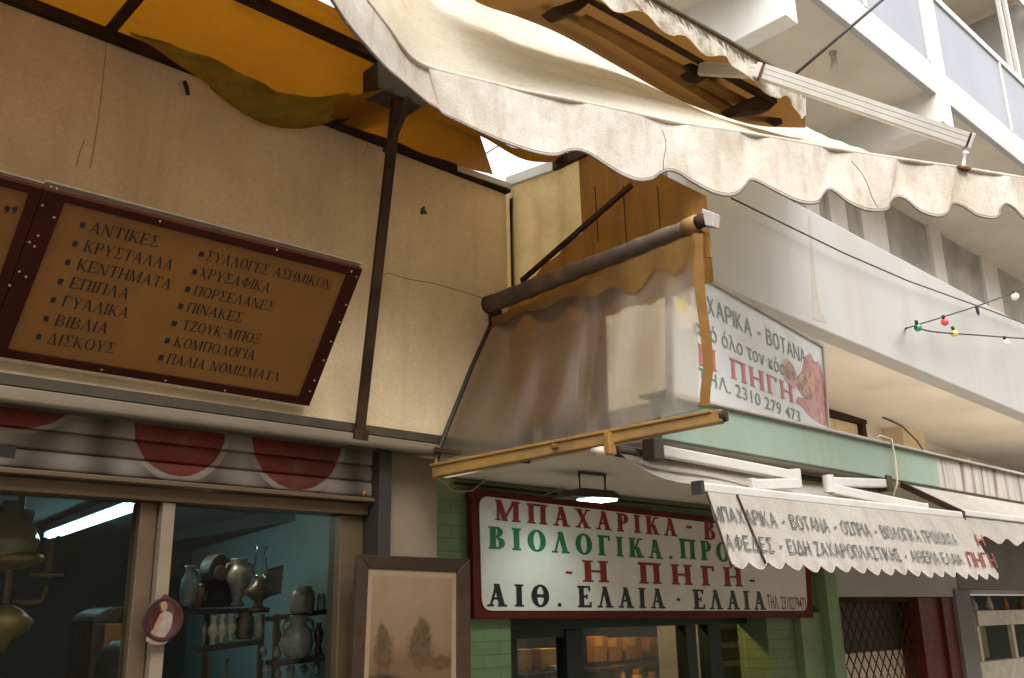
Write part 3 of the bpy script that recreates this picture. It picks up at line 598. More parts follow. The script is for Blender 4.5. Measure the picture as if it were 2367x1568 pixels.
MB().prism([Y(*p, 2.2) for p in [(1275, 18), (1345, -6), (1362, 8), (1345, 22), (1302, 38)]], (0, .07, 0)).build('bracket', M['brown_metal'], na, bevel=.008)
MB().prism([Y(*p, 2.2) for p in [(1690, 248), (1745, 222), (1800, 235), (1780, 255), (1710, 262)]], (0, .07, 0)).build('bracket', M['brown_metal'], na, bevel=.008)
rows = [[lerp(Y(1862, 206, 2.0), Y(1862, 296, 2.52), t), lerp(Y(1860, 276, 2.0), Y(1862, 297, 2.52), t)] for t in [0, .25, .5, .75, 1]]
MB().grid(rows).build('side_curtain', M['brown_canvas'], na, smooth=True)
# ================================================================== SIDE CURTAIN BETWEEN THE SHOPS
CX = 2.832
sc = thing('side_curtain', (CX, 2.4, 3.2), 'brown canvas side curtain with its lit end coloured cream, hung beside the cream fascia corner', 'curtain')
def cx(px, py, k=0): return X(px, py, CX + k)
yr = cx(1625, 450).y
P = {}
zt_ = 3.90
def cz(y, z): 
    w = .012 * math.sin(y * 40) + .008 * math.sin(y * 17 + z * 3)
    return V((CX + .02 + w, y, z))
ys = [lerp(2.99, yr, i / 60) for i in range(61)]
js = cx(1330, 390).y
sa_, sb_ = cx(1205, 650), cx(1460, 428)
def zst(y): return max(3.16, lerp(sa_.z, sb_.z, (y - sa_.y) / (sb_.y - sa_.y)))
yl_ = [lerp(3.28, js, i / 24) for i in range(25)]
MB().grid([[cz(y, lerp(3.93, zst(y), t)) for y in yl_] for t in [q / 8 for q in range(9)]]).build('lit_cream_cloth', M['cream_canvas'], sc, smooth=True)  # cream colour stands for the lit end of the curtain by the gap
MB().grid([[cz(y, lerp(zst(y), 3.15, t)) for y in yl_] for t in [q / 8 for q in range(9)]]).build('brown_cloth', M['brown_canvas'], sc, smooth=True)
MB().grid([[cz(y, lerp(3.93 - .42 * max(0, (2.42 - y) / .5), 3.15, t)) for y in [lerp(js, yr, i / 40) for i in range(41)]] for t in [q / 8 for q in range(9)]]).build('brown_cloth', M['brown_canvas'], sc, smooth=True)
jl = cx(1397, 850).y
MB().grid([[cz(y, lerp(3.16, 2.64, t)) for y in [lerp(3.28, jl, i / 24) for i in range(25)]] for t in [q / 6 for q in range(7)]]).build('lower_cloth', M['brown_canvas'], sc, smooth=True)
MB().bar(cx(1172, 432) + V((0, 0, .022)), V((CX, js + .13, 3.92)), .022, .05).build('top_rail', M['white_paint'], sc, bevel=.003)
MB().bar(V((CX, js + .129, 3.92)), V((CX, js - .16, 3.92)), .022, .05).build('top_rail', M['brown_metal'], sc, bevel=.003)
MB().bar((2.50, 2.99, 3.91), (CX, 2.985, 3.92), .04, .03).build('wall_rail', M['white_paint'], sc, bevel=.003)
MB().bar(cx(1205, 650, -.02), cx(1460, 428, -.02), .016, .022).build('diagonal_strap', M['brown_metal'], sc, bevel=.002)
MB().box((CX + .012, 2.965, 3.38), (CX + .03, 2.999, 3.87)).build('wall_trim', M['brown_metal'], sc)
for px in (1375, 1440, 1520): MB().bar(cx(px, 430, -.004), cx(px + 8, 560, -.004), .002, .004).build('cloth_seam', M['brown_metal'], sc)
# roller with clear sheet
RX = 2.70
def rx(px, py, k=0): return X(px, py, RX + k)
cb = thing('clear_blind', (RX, 2.4, 2.6), 'dirty clear plastic drop blind on a brown roller with an ochre bottom rail', 'blind')
r0, r1 = rx(1128, 706), rx(1585, 528)
pts = [lerp(r0, r1, i / 30) for i in range(31)]
MB().tube(pts, [.040 - .010 * i / 30 + .0022 * math.sin(i * 1.9) for i in range(31)], 16).build('rolled_cloth', M['roll_cloth'], cb, smooth=True)
ax = (r1 - r0).normalized()
MB().tube([r0 - ax * .012, r0 + ax * .006], .043, 16).build('end_cap', M['dark_metal'], cb)
MB().prism([rx(*p) for p in [(1118, 735), (1126, 745), (1136, 752), (1150, 722), (1142, 690), (1130, 694)]], (.03, 0, 0)).build('end_plate', M['dark_metal'], cb)
MB().tube([r1, rx(1612, 516)], .034, 14).build('roller_collar', M['yellow_paint'], cb, smooth=True)
MB().tube([rx(1608, 518), rx(1628, 508)], .026, 14).build('gear_box', M['brown_metal'], cb, smooth=True)
MB().prism([rx(*p) for p in [(1622, 482), (1650, 492), (1648, 524), (1620, 520)]], (.04, 0, 0)).build('end_bracket', M['concrete'], cb, bevel=.003)
MB().prism([rx(*p, .02) for p in [(1615, 530), (1636, 540), (1644, 594), (1616, 596)]], (.012, 0, 0)).build('cloth_tab', M['ochre_cloth'], cb)
# pelmet strip under the roller with scallops
pa = dense([(1135, 735), (1300, 672), (1450, 605), (1600, 545)], 80); pb = dense([(1138, 750), (1170, 765), (1195, 752), (1215, 728), (1240, 742), (1270, 748), (1295, 735), (1320, 710), (1350, 722), (1375, 730), (1405, 712), (1425, 690), (1450, 680), (1475, 672), (1500, 640), (1515, 620), (1535, 624), (1560, 632), (1580, 612), (1600, 590)], 80)
rows = [[rx(lerp(a[0], c[0], t), lerp(a[1], c[1], t), -.03 - .006 * math.sin(i * .4)) for i, (a, c) in enumerate(zip(pa, pb))] for t in [q / 5 for q in range(6)]]
MB().grid(rows).build('pelmet', M['brown_canvas'], cb, smooth=True)
# clear sheet: hangs from the roller, its wall end pulled forward and tied low
EDL = [Y(1134, 752, 2.955), Y(1090, 850, 2.955), Y(1050, 950, 2.955), Y(1018, 1030, 2.95), Y(1005, 1085, 2.95)]
EDR = [rx(1606, 545), rx(1603, 640), rx(1608, 740), rx(1616, 840), rx(1614, 945)]
rows = []
def sp(L, t):
    k = t * (len(L) - 1); a = min(int(k), len(L) - 2); return lerp(L[a], L[a + 1], k - a)
for j in range(41):
    t = j / 40; rows.append([lerp(sp(EDL, t), sp(EDR, t), i / 60) + V((.010 * math.sin(i * .55 + 2 * t) * math.sin(math.pi * t), 0, 0)) for i in range(61)])
t = NT('clear_vinyl'); f = t.math('MULTIPLY', t.noise(2.6, (1, 1, .35), detail=7, lo=.3, hi=.75), .22); f = t.math('ADD', f, .10)
f = t.math('ADD', f, t.math('MULTIPLY', t.noise(14, (1, 1, .10), detail=6, lo=.5, hi=.75), .28))
rf = t.n('ShaderNodeBsdfRefraction'); rf.inputs['IOR'].default_value = 1.02; rf.inputs['Roughness'].default_value = .8; rf.inputs[0].default_value = (.93, .88, .80, 1)
df = t.bsdf((.24, .195, .14), .5); tr = t.n('ShaderNodeBsdfTranslucent'); tr.inputs[0].default_value = (.74, .66, .52, 1)
m1 = t.n('ShaderNodeMixShader'); m1.inputs[0].default_value = .6; t.l(df, m1.inputs[1]); t.l(tr.outputs[0], m1.inputs[2])
m2 = t.n('ShaderNodeMixShader'); t.l(f, m2.inputs[0]); t.l(rf.outputs[0], m2.inputs[1]); t.l(m1.outputs[0], m2.inputs[2])
gl = t.n('ShaderNodeBsdfGlossy'); gl.inputs['Roughness'].default_value = .45; gl.inputs[0].default_value = (1, .95, .88, 1); m3 = t.n('ShaderNodeMixShader'); m3.inputs[0].default_value = .05; t.l(m2.outputs[0], m3.inputs[1]); t.l(gl.outputs[0], m3.inputs[2])
t.l(t.bump(t.noise(9, (1, 1, .3), detail=5, lo=0, hi=1), .3, .02), gl.inputs['Normal'])
M['clear_vinyl'] = t.done(m3.outputs[0])
MB().grid(rows).build('clear_sheet', M['clear_vinyl'], cb, smooth=True)
MB().prism([rx(*p, -.012) for p in [(1496, 697), (1508, 688), (1519, 690), (1516, 700), (1500, 707)]], (.0006, 0, 0)).build('sticker', mat('sticker', (.75, .62, .02), .5, bump=0), cb)
MB().tube(EDL, .010, 8).build('edge_binding', M['dark_metal'], cb, smooth=True)
lo0, lo1 = Y(1003, 1092, 2.95), rx(1672, 962)
MB().bar(lo0, lo1, .035, .048).build('bottom_rail', M['yellow_paint'], cb, bevel=.006)
lo_d = (lo1 - lo0).normalized()
MB().bar(lo0 + V((-.02, 0, .025)), lo1 + V((-.02, 0, .02)) - lo_d * .03, .012, .012).build('rail_lip', M['yellow_paint'], cb, bevel=.003)
MB().tube([lo1 - lo_d * .01, lo1 + lo_d * .012], .021, 12).build('rail_cap', M['brown_metal'], cb)
MB().tube([Y(1003, 1108, 2.94), Y(1006, 1085, 2.94), Y(1012, 1030, 2.94)], .008, 8).build('tie_bar', M['yellow_paint'], cb, smooth=True)
pv = lerp(lo0, lo1, .60)
MB().tube([pv + V((-.0, .02, -.035)), pv + V((0, -.06, -.045))], .017, 10).build('crank_knob', M['bone'], cb, smooth=True)
MB().box(pv + V((-.02, -.075, -.06)), pv + V((.02, -.05, .02))).build('crank_bracket', M['yellow_paint'], cb, bevel=.003)
MB().lathe(lerp(lo0, lo1, .48) + V((-.03, 0, -.002)), [(.012, 0), (.012, .015), (.006, .02)], 10, (-1, 0, 0)).build('rail_screw', M['rust'], cb)
st = dense([(1604, 540), (1606, 620), (1612, 700), (1624, 790), (1628, 850), (1622, 900), (1620, 938)], 24)
rows = [[rx(p[0] - 3 + 24 * q, p[1], -.015) for p in st] for q in (0, .5, 1)]
MB().grid(rows).build('side_strap', M['ochre_cloth'], cb, smooth=True)
# ================================================================== SPICE SHOP
sp_ = thing('spice_shop', (4.4, 3.5, 0), 'spice shop front of green painted brick with dark door frames under a mint concrete canopy', 'shop')
FY = 3.45
g0 = 2.48; dl, dr = Y(1180, 1450, FY).x, Y(1782, 1450, FY).x; gr = Y(1872, 1400, FY).x + .1
MB().box((g0, FY, 2.0), (gr, FY + .25, 2.598)).build('wall', M['green_brick'], sp_)
MB().box((g0, FY, .12), (dl, FY + .25, 1.999)).build('wall', M['green_brick'], sp_)
MB().box((dr, FY + .03, .12), (gr, FY + .25, 1.999)).build('wall', M['green_brick'], sp_)
MB().box((gr - .02, 3.36, .12), (gr + .13, 3.6, 2.598)).build('corner_post', M['green_paint'], sp_, bevel=.006)
MB().box((dr + .32, 3.425, .12), (gr - .021, 3.479, 1.96)).build('pilaster', M['green_paint'], sp_, bevel=.004)
# canopy: mint half, stained half
cs0, cs1 = 2.60, 2.772
xm = Y(2172, 1110, 2.2).x
can = MB().box((2.86, 2.2, cs0), (xm, 2.24, cs1)).build('canopy_edge', M['mint'], sp_, bevel=.004)
MB().box((xm + .002, 2.202, cs0), (11, 2.24, cs1)).build('canopy_edge', M['stained'], sp_, bevel=.004, label='white canopy edge streaked with rust brown stains')
MB().box((2.86, 2.241, cs0 + .004), (11, 4.6, cs1 - .02)).build('canopy_slab', M['soffit'], sp_)
MB().box((2.85, 2.18, cs1 + .001), (11, 2.30, cs1 + .014)).build('canopy_drip', M['concrete'], sp_, bevel=.003)
MB().tube([(2.86, FY - .012, 2.575), (3.6, FY - .012, 2.572), (gr, FY - .012, 2.57)], .006, 6).build('cable', M['brown_metal'], sp_, smooth=True)
MB().tube([Y(1010, 1105, 3.35), Y(1050, 1138, 3.38), Y(1090, 1135, 3.4), Y(1125, 1108, 3.42), Y(1135, 1095, 3.43)], .004, 6).build('cable', M['rope'], sp_, smooth=True)
MB().tube([Y(1240, 1150, 3.42), Y(1300, 1130, 3.42), Y(1345, 1120, 3.42)], .003, 6).build('cable', M['rope'], sp_, smooth=True)
# rope over the canopy edge
tag(MB().tube([(xm - .62, 2.27, 2.80), (xm - .60, 2.22, 2.825), (xm - .575, 2.175, 2.80), (xm - .57, 2.172, 2.70), (xm - .575, 2.175, 2.58), (xm - .60, 2.2, 2.50)], .005, 7).build('hanging_cord', M['bone'], smooth=True), 'pale cord looped over the mint canopy edge', 'cord')
# door, frames and glass
GY = 3.62
def gbox(px0, px1, z0, z1, y0, y1, name='door_frame', mt='dark_green', par=None):
    return MB().box((Y(px0, 1500, GY).x, y0, z0), (Y(px1, 1500, GY).x, y1, z1)).build(name, M[mt], par or sp_, bevel=.004)
zt = 1.998
MB().box((dl, GY, 1.90), (dr, GY + .08, zt)).build('door_frame', M['dark_green'], sp_, bevel=.004)
for a, c in ((1180, 1196), (1310, 1350), (1588, 1612), (1640, 1668), (1735, 1752), (1775, 1800)):
    gbox(a, c, .12, 1.899, GY, GY + .08)
MB().box((Y(1196, 1500, GY).x, GY + .01, 1.86), (Y(1310, 1500, GY).x, GY + .07, 1.899)).build('door_frame', M['dark_green'], sp_)
MB().box((dl + .01, GY + .035, .12), (dr - .01, GY + .041, 1.9)).build('door_pane', M['door_glass'], sp_)
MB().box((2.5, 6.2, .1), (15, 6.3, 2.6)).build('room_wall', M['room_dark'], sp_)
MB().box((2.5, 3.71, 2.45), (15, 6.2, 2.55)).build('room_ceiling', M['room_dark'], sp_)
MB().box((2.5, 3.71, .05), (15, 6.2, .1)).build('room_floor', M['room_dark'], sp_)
# shelves with packets behind the glass
shf = thing('spice_shelf', (5.0, 4.6, .1), 'dark wooden shelf rack of amber packets behind the spice shop door glass', 'shelf')
def shelf_line(px0, py0, px1, py1, y0, y1):
    a, c = Y(px0, py0, y0), Y(px1, py1, y1); MB().bar(a, c, .22, .02).build('board', M['wood_dark'], shf); return a, c
a1, c1 = shelf_line(1186, 1563, 1330, 1548, 4.15, 4.15); a2, c2 = shelf_line(1352, 1550, 1580, 1524, 4.4, 4.7)
for x in (a1.x + .02, a2.x, c2.x): MB().box((x, 4.5, .1), (x + .03, 4.75, 2.4)).build('upright', M['wood_dark'], shf)
rnd = random.Random(11); k = 0
LAB = ['pale amber packet leftmost on the upper shelf, beside the green brick', 'broad golden packet on the upper left shelf behind the glass', 'golden packet next to the left door post', 'rust brown packet just right of the central door post', 'tall amber packet with a bright yellow top',
       'amber packet with yellow top in the middle of the shelf', 'orange packet with bright upper corner', 'brown amber packet toward the right door post', 'narrow golden packet beyond the right door post']
for i, (px, pw, ptop, pbot, y, mt) in enumerate([(1206, 30, 1500, 1552, 4.15, 'amber'), (1262, 40, 1498, 1549, 4.15, 'amber'), (1309, 26, 1498, 1546, 4.15, 'amber'), (1382, 24, 1470, 1532, 4.45, 'amber_dark'), (1414, 30, 1474, 1530, 4.5, 'amber_dark'), (1458, 34, 1472, 1526, 4.54, 'amber_dark'), (1510, 30, 1472, 1519, 4.6, 'amber_dark'), (1556, 30, 1472, 1512, 4.66, 'amber_dark'), (1599, 22, 1470, 1508, 4.7, 'amber')]):
    p, q = Y(px - pw / 2, pbot, y), Y(px + pw / 2, ptop, y)
    t = thing('spice_packet', ((p.x + q.x) / 2, y, p.z), LAB[i], 'packet', 'spice packets on the shop shelf')
    MB().box((p.x, y - .03, p.z), (q.x, y + .05, q.z)).build('pack_body', M[mt], t, bevel=.006)
    MB().box((p.x + .004, y - .033, lerp(p.z, q.z, .62)), (lerp(p.x, q.x, .6), y - .031, q.z - .004)).build('pack_label', M['amber'], t)
for i, (px, h, y) in enumerate([(1284, 40, 4.1), (1318, 44, 4.1), (1430, 44, 4.4), (1470, 40, 4.4), (1505, 36, 4.45), (1540, 38, 4.5)]):
    p = Y(px, 1590, y); hh = .006 * h
    lb = ['pale glass jar below the golden packets', 'white capped jar by the left door post', 'orange jar below the shelf board', 'yellow jar in the middle below the shelf board', 'amber jar below the orange packet', 'small amber jar nearest the right door post'][i]
    t = thing('spice_jar', p - V((0, 0, .1)), lb, 'jar', 'jars below the packet shelf')
    MB().lathe(p - V((0, 0, .1)), [(.05, 0), (.055, .02), (.055, hh * .6), (.04, hh * .8)], 12).build('jar_body', M['bone' if i < 2 else 'amber'], t, smooth=True)
    MB().lathe(p + V((0, 0, hh * .8 - .1)), [(.045, 0), (.045, .03)], 12).build('lid', M['bone' if i < 2 else 'amber_dark'], t)
pw0, pw1 = Y(1668, 1480, 3.9), Y(1735, 1500, 3.9)
cb_ = thing('display_fridge', (pw0.x + .15, 4.0, .1), 'grey display cabinet with pale shelf edges behind the right hand door pane', 'cabinet')
MB().box((pw0.x - .05, 4.0, .1), (pw1.x + .25, 4.4, 1.93)).build('cabinet_body', M['grey_wall'], cb_)
for zz, mt in ((1.86, 'concrete'), (1.74, 'bone'), (1.62, 'white_paint')): MB().box((pw0.x - .03, 3.96, zz), (pw1.x + .2, 3.999, zz + .035)).build('shelf_edge', M[mt], cb_)
# unseen lamp added inside to light the packets
t = thing('added_ceiling_lamp', (4.6, 4.2, 2.44), 'unseen small ceiling lamp added inside the spice shop to light the amber packets', 'lamp')
MB().lathe((4.6, 4.2, 2.449), [(.06, 0), (.06, -.03)], 16).build('lamp_base', M['bone'], t)
MB().ball((4.6, 4.2, 2.37), .045).build('bulb', glow('warm_bulb', (1, .62, .25), 160), t, smooth=True)
# red framed sign
RY = 3.40
rs = thing('shop_sign', (4.4, RY, 1.96), 'large white shop sign framed in red with red, green and black serif lettering', 'sign')
RN = V((0, -1, 0))
def rp(px, py, k=0): return Y(px, py, RY - k)
OT = [rp(1090, 1128), rp(1872, 1222), rp(1882, 1428), rp(1098, 1431)]
INN = [rp(1107, 1146), rp(1856, 1234), rp(1866, 1412), rp(1114, 1412)]
xl, xr = OT[0].x, OT[2].x
def rr(c, rad, n=6):
    out = []
    for i in range(4):
        p, a, q = V(c[i - 1]), V(c[i]), V(c[(i + 1) % 4]); u, w = (p - a).normalized(), (q - a).normalized()
        for k in range(n + 1):
            s_ = k / n; out.append(a + u * rad * (1 - s_) ** 2 + w * rad * s_ ** 2)
    return out
MB().prism([p + V((0, .004, 0)) for p in OT], (0, .035, 0)).build('backing', M['sign_red'], rs, bevel=.004)
MB().prism([p + V((0, -.002, 0)) for p in rr(INN, .06)], (0, .004, 0)).build('panel', M['sign_white'], rs)
b = MB()
for k in range(4): b.prism([OT[k], OT[(k + 1) % 4], INN[(k + 1) % 4], INN[k]], (0, -.0015, 0))
def rt(txt, a, c, h, mt, gap=.28):
    p, q = rp(*a), rp(*c); up = rp(a[0] - 1, a[1] - h) - p; up.x = 0
    return serif(txt, POSTER, p, q, up, RN, M[mt], rs, gap=gap, out=.004)
rt('ΜΠΑΧΑΡΙΚΑ', (1143.5, 1203), (1565, 1241), 48, 'text_red'); rt('-', (1583, 1237), (1603, 1239), 45, 'text_red', 0); rt('ΒΟΤΑΝΑ', (1627, 1247), (1842, 1268), 43, 'text_red')
rt('ΒΙΟΛΟΓΙΚΑ', (1128, 1268.5), (1531.7, 1293), 52, 'text_green'); rt('.', (1545, 1293), (1555, 1293), 40, 'text_black'); rt('ΠΡΟΙΟΝΤΑ', (1571, 1291), (1852, 1312), 46, 'text_green')
rt('-', (1303, 1343), (1326, 1344), 46, 'text_red', 0); rt('Η', (1346.5, 1345), (1406.5, 1347), 50, 'text_red'); rt('ΠΗΓΗ', (1476.6, 1349), (1716.5, 1357), 49, 'text_red', .42); rt('-', (1730, 1362), (1748, 1363), 46, 'text_red', 0)
rt('ΑΙΘ', (1126, 1402), (1269, 1403), 53, 'text_black', .34); rt('.', (1287, 1403), (1299, 1403), 46, 'text_black'); rt('ΕΛΑΙΑ', (1335, 1404), (1537, 1407), 50, 'text_black'); rt('-', (1563, 1406), (1574, 1406), 46, 'text_black', 0); rt('ΕΛΑΙΑ', (1603, 1408.6), (1770, 1410), 46, 'text_black')
sans('ΤΗΛ. 2310279473', rp(1774, 1408), rp(1864, 1411), V((0, 0, .085)), RN, M['text_red'], rs, .004, out=.004)
# flood lamp over the sign
LY = 2.94
fl = thing('flood_lamp', Y(1388, 1090, LY), 'black flat flood lamp lit white, hung on a square yoke over the red framed sign', 'lamp')
MB().tube([Y(1342, 1148, LY), Y(1338, 1092, LY), Y(1398, 1098, LY), Y(1399, 1150, LY)], .008, 8).build('yoke', M['dark_metal'], fl)
pa_, pb_ = Y(1325, 1146, LY), Y(1447, 1152, LY)
MB().prism([Y(1326, 1146, LY - .05), Y(1446, 1153, LY - .05), Y(1420, 1134, LY - .03), Y(1350, 1128, LY - .03)], (0, .14, 0)).build('housing', M['dark_metal'], fl, bevel=.005)
lc = (pa_ + pb_) / 2
MB().obox(lc + V((0, .02, -.010)), ((1, 0, 0), (0, 1, 0), (0, 0, 1)), (.085, .05, .005)).build('lamp_glass', M['lamp_white'], fl, bevel=.003)
spl = bpy.data.lights.new('flood_light', 'SPOT'); spl.energy = 2.2; spl.spot_size = math.radians(95); spl.spot_blend = .8; spl.color = (.85, 1, .96); spl.shadow_soft_size = .06
spo = bpy.data.objects.new('flood_light', spl); COL.objects.link(spo); spo.parent = fl; spo.location = lc + V((0, -.06, -.03)) - ORG[fl.name]; spo.rotation_euler = V((-.05, -.85, 1)).to_track_quat('Z', 'Y').to_euler()
# ------------------------------------------------------------------ billboard on the canopy
b0, b1 = Y(1620, 640, 2.2), Y(1898, 800, 2.5); b2, b3 = Y(1912, 1000, 2.5), Y(1628, 938, 2.2)
BNn = (b1 - b0).cross(b3 - b0).normalized(); BNn = BNn if BNn.y < 0 else -BNn
def bb(px, py): return PL(px, py, b0, BNn)
bl = thing('roof_billboard', (b0 + b2) / 2, 'white billboard with grey green lettering and a red print of hands on the canopy', 'billboard')
c_ = [bb(1545, 597), bb(1898, 800), bb(1912, 1000), bb(1550, 912)]
MB().prism([p + BNn * .004 for p in c_], -BNn * .02).build('panel', M['bill_white'], bl)
for i in range(4): MB().bar(c_[i], c_[(i + 1) % 4], .022, .03, BNn).build('frame', M['concrete'], bl, bevel=.002)
b = MB()
for px in (1640, 1760, 1880):
    p = bb(px, lerp(925, 995, (px - 1640) / 260)); b = MB().bar(p, V((p.x, p.y + .35, 2.79)), .03).build('support_strut', M['dark_metal'], bl)
MB().prism([c_[3] - BNn * .03, c_[2] - BNn * .03, V((c_[2].x, c_[2].y, 2.79)), V((c_[3].x, c_[3].y, 2.79))], (0, .03, 0)).build('base_plate', M['dark_metal'], bl)
def bt(txt, a, c, h, mt, f='sans'):
    p, q = bb(*a), bb(*c); up = bb(a[0] - .07 * h, a[1] - h) - p
    if f == 'plain': serif(txt, Pen(.135, .11, 0, 0), p, q, up, BNn, M[mt], bl, gap=.14, out=.006)
    elif f == 'sans': sans(txt, p, q, up, BNn, M[mt], bl, .004, out=.006)
    else: serif(txt, Pen(.17, .08, .06, .06), p, q, up, BNn, M[mt], bl, gap=.16, out=.006)
bt('ΜΠΑΧΑΡΙΚΑ - ΒΟΤΑΝΑ', (1560, 688), (1861.7, 843), 44, 'bill_green', 'plain'); bt('από όλο τον κόσμο', (1600, 770), (1838.4, 881), 38, 'bill_green')
bt('Η ΠΗΓΗ', (1612, 843), (1833, 932), 50, 'bill_red', 'serif'); bt('ΤΗΛ. 2310 279 473', (1612, 881), (1848.4, 977.4), 33, 'bill_green')
# printed hands holding spice: soft red shapes
t = NT('hand_print'); f = t.noise(7, detail=5, lo=.35, hi=.7); c = t.mix(f, (.36, .11, .09), (.44, .22, .17)); c = t.mix(t.noise(22, lo=.5, hi=.7), c, (.16, .05, .04)); M['hand_print'] = t.done(t.bsdf(c, .45))
t = NT('spice_print'); c = t.mix(t.noise(30, lo=.4, hi=.6), (.16, .04, .03), (.45, .22, .08)); M['spice_print'] = t.done(t.bsdf(c, .45))
def blob(pl, mt, k): MB().prism([bb(*p) + BNn * k for p in dense(pl + pl[:1], 40)[:-1]], BNn * -.0008).build('print_patch', M[mt], bl)
t = NT('sun_print'); c = t.mix(t.noise(6, lo=.45, hi=.6), (.72, .68, .6), (.75, .40, .14)); c = t.mix(t.noise(5, (1.3, 1, 1), lo=.6, hi=.66), c, (.70, .25, .22)); M['sun_print'] = t.done(t.bsdf(c, .45))
blob([(1556, 620), (1580, 625), (1600, 660), (1604, 740), (1575, 760), (1558, 720)], 'sun_print', .0046)
t = NT('yellow_print'); M['yellow_print'] = t.done(t.bsdf((.75, .62, .02), .45)); blob([(1562, 690), (1580, 688), (1584, 712), (1566, 716)], 'yellow_print', .0050)
blob([(1858, 826), (1872, 818), (1880, 836), (1892, 838), (1900, 868), (1905, 920), (1910, 975), (1900, 984), (1868, 962), (1850, 940), (1838, 932), (1842, 918), (1856, 918), (1848, 880)], 'hand_print', .0046)
t = NT('pale_hand'); M['pale_hand'] = t.done(t.bsdf(t.mix(t.noise(12), (.50, .30, .27), (.40, .17, .14)), .45))
blob([(1803, 850), (1812, 830), (1826, 838), (1836, 856), (1842, 880), (1836, 900), (1818, 886), (1808, 868)], 'pale_hand', .0050)
blob([(1848, 862), (1870, 858), (1884, 880), (1882, 910), (1866, 925), (1846, 905), (1838, 880)], 'spice_print', .0054)
blob([(1810, 850), (1822, 838), (1836, 858), (1832, 880), (1816, 872)], 'spice_print', .0056)
# ------------------------------------------------------------------ small printed awning of the spice shop
AY = 1.9
aw = thing('printed_awning', (3.7, 2.1, 2.3), 'small half open white awning with printed lettering on its torn scalloped valance', 'awning')
q0, q1 = Y(1618, 1128, AY), Y(2218, 1192, AY)
MB().bar(q0, q1, .035, .034).build('front_bar', M['white_paint'], aw, bevel=.006)
qd = (q1 - q0).normalized()
MB().obox(q0 - qd * .012, (qd, (0, 1, 0), (0, 0, 1)), (.010, .02, .022)).build('bar_cap', M['dark_metal'], aw)
MB().obox(q1 + qd * .012, (qd, (0, 1, 0), (0, 0, 1)), (.010, .02, .022)).build('bar_cap', M['dark_metal'], aw)
ro0, ro1 = V((2.78, 2.36, 2.565)), V((4.86, 2.36, 2.575))
MB().tube([ro0, ro1], .022, 12).build('roller', M['olive_metal'], aw, smooth=True)
rows = []
for j in range(13):
    t = j / 12; rows.append([lerp(lerp(ro0, ro1, i / 40), lerp(q0, q1, i / 40) + V((0, .01, .012)), t) + V((0, 0, -.03 * math.sin(math.pi * t) * (1 + .2 * math.sin(i * .6)))) for i in range(41)])
MB().grid(rows).build('canvas', M['spice_canvas'], aw, smooth=True)
vl, vr = X(1688, 1312, q0.x), X(2316, 1342, q1.x + .0)
VD = (vl - q0); 
def vw(u, t):
    top = lerp(q0, q1, u) + V((0, -.019, -.015)); bot = lerp(vl, vr, u)
    p = lerp(top, bot, t); return p + V((0, (.0012 * math.sin(u * 44)) * t, 0))
NV = 420; rows = []
def scal(u): return 1 - .10 * (1 - abs(math.sin(u * math.pi * 19))) ** 1.7 + .012 * math.sin(u * 31)
for j in range(13): rows.append([vw(i / NV, j / 12 * scal(i / NV)) + V((0, -.006 * max(0, (j / 12) - .85) / .15 * math.sin(i / NV * math.pi * 38), 0)) for i in range(NV + 1)])
MB().grid(rows).build('valance', M['spice_canvas'], aw, smooth=True)
MB().tube([rows[-1][i] + V((0, -.001, 0)) for i in range(NV + 1)], .0022, 5).build('hem_piping', M['spice_canvas'], aw, smooth=True)
MB().tube([vw(.085 + .01 * t, t * .93) + V((0, -.006, 0)) for t in [q / 12 for q in range(13)]], .004, 6).build('valance_tear', M['brown_metal'], aw, smooth=True)
MB().tube([vw(.001, t * 1.0) + V((0, -.004, 0)) for t in [q / 12 for q in range(13)]], .004, 6).build('valance_edge', M['brown_metal'], aw, smooth=True)
VN = (q1 - q0).cross(vl - q0).normalized(); VN = VN if VN.y < 0 else -VN
def onv(px, py): return PL(px, py, q0 + V((0, -.019, 0)), VN)
def wob(p):
    u = (p - q0).dot(q1 - q0) / (q1 - q0).length_squared; zt_u = lerp(q0.z, q1.z, u) - .015; t = (zt_u - p.z) / (zt_u - lerp(vl.z, vr.z, u))
    return V((p.x, vw(u, t).y - .002, p.z))
def vtxt(txt, a, c, h, mt, bold=0):
    p, q = onv(*a), onv(*c); up = onv(a[0] - .30 * h, a[1] - h) - p; serif(txt, PLAIN, p, q, up, VN, M[mt], aw, gap=.13, out=.0035, wob=wob)
vtxt('ΜΠΑΧΑΡΙΚΑ - ΒΟΤΑΝΑ - ΟΣΠΡΙΑ - ΒΙΟΛΟΓΙΚΑ ΠΡΟΪΟΝΤΑ', (1654, 1204), (2214, 1262), 36, 'text_slate')
vtxt('ΑΦΕΔΕΣ - ΕΙΔΗ ΖΑΧΑΡΟΠΛΑΣΤΙΚΗΣ - ΑΙΘΕΡΙΑ ΕΛΑΙΑ', (1688, 1270), (2224, 1308), 36, 'text_slate')
vtxt('ΠΗΓΗ', (2236, 1312), (2298, 1314), 36, 'text_red'); vtxt('Η', (2256, 1262), (2274, 1263), 26, 'text_red')
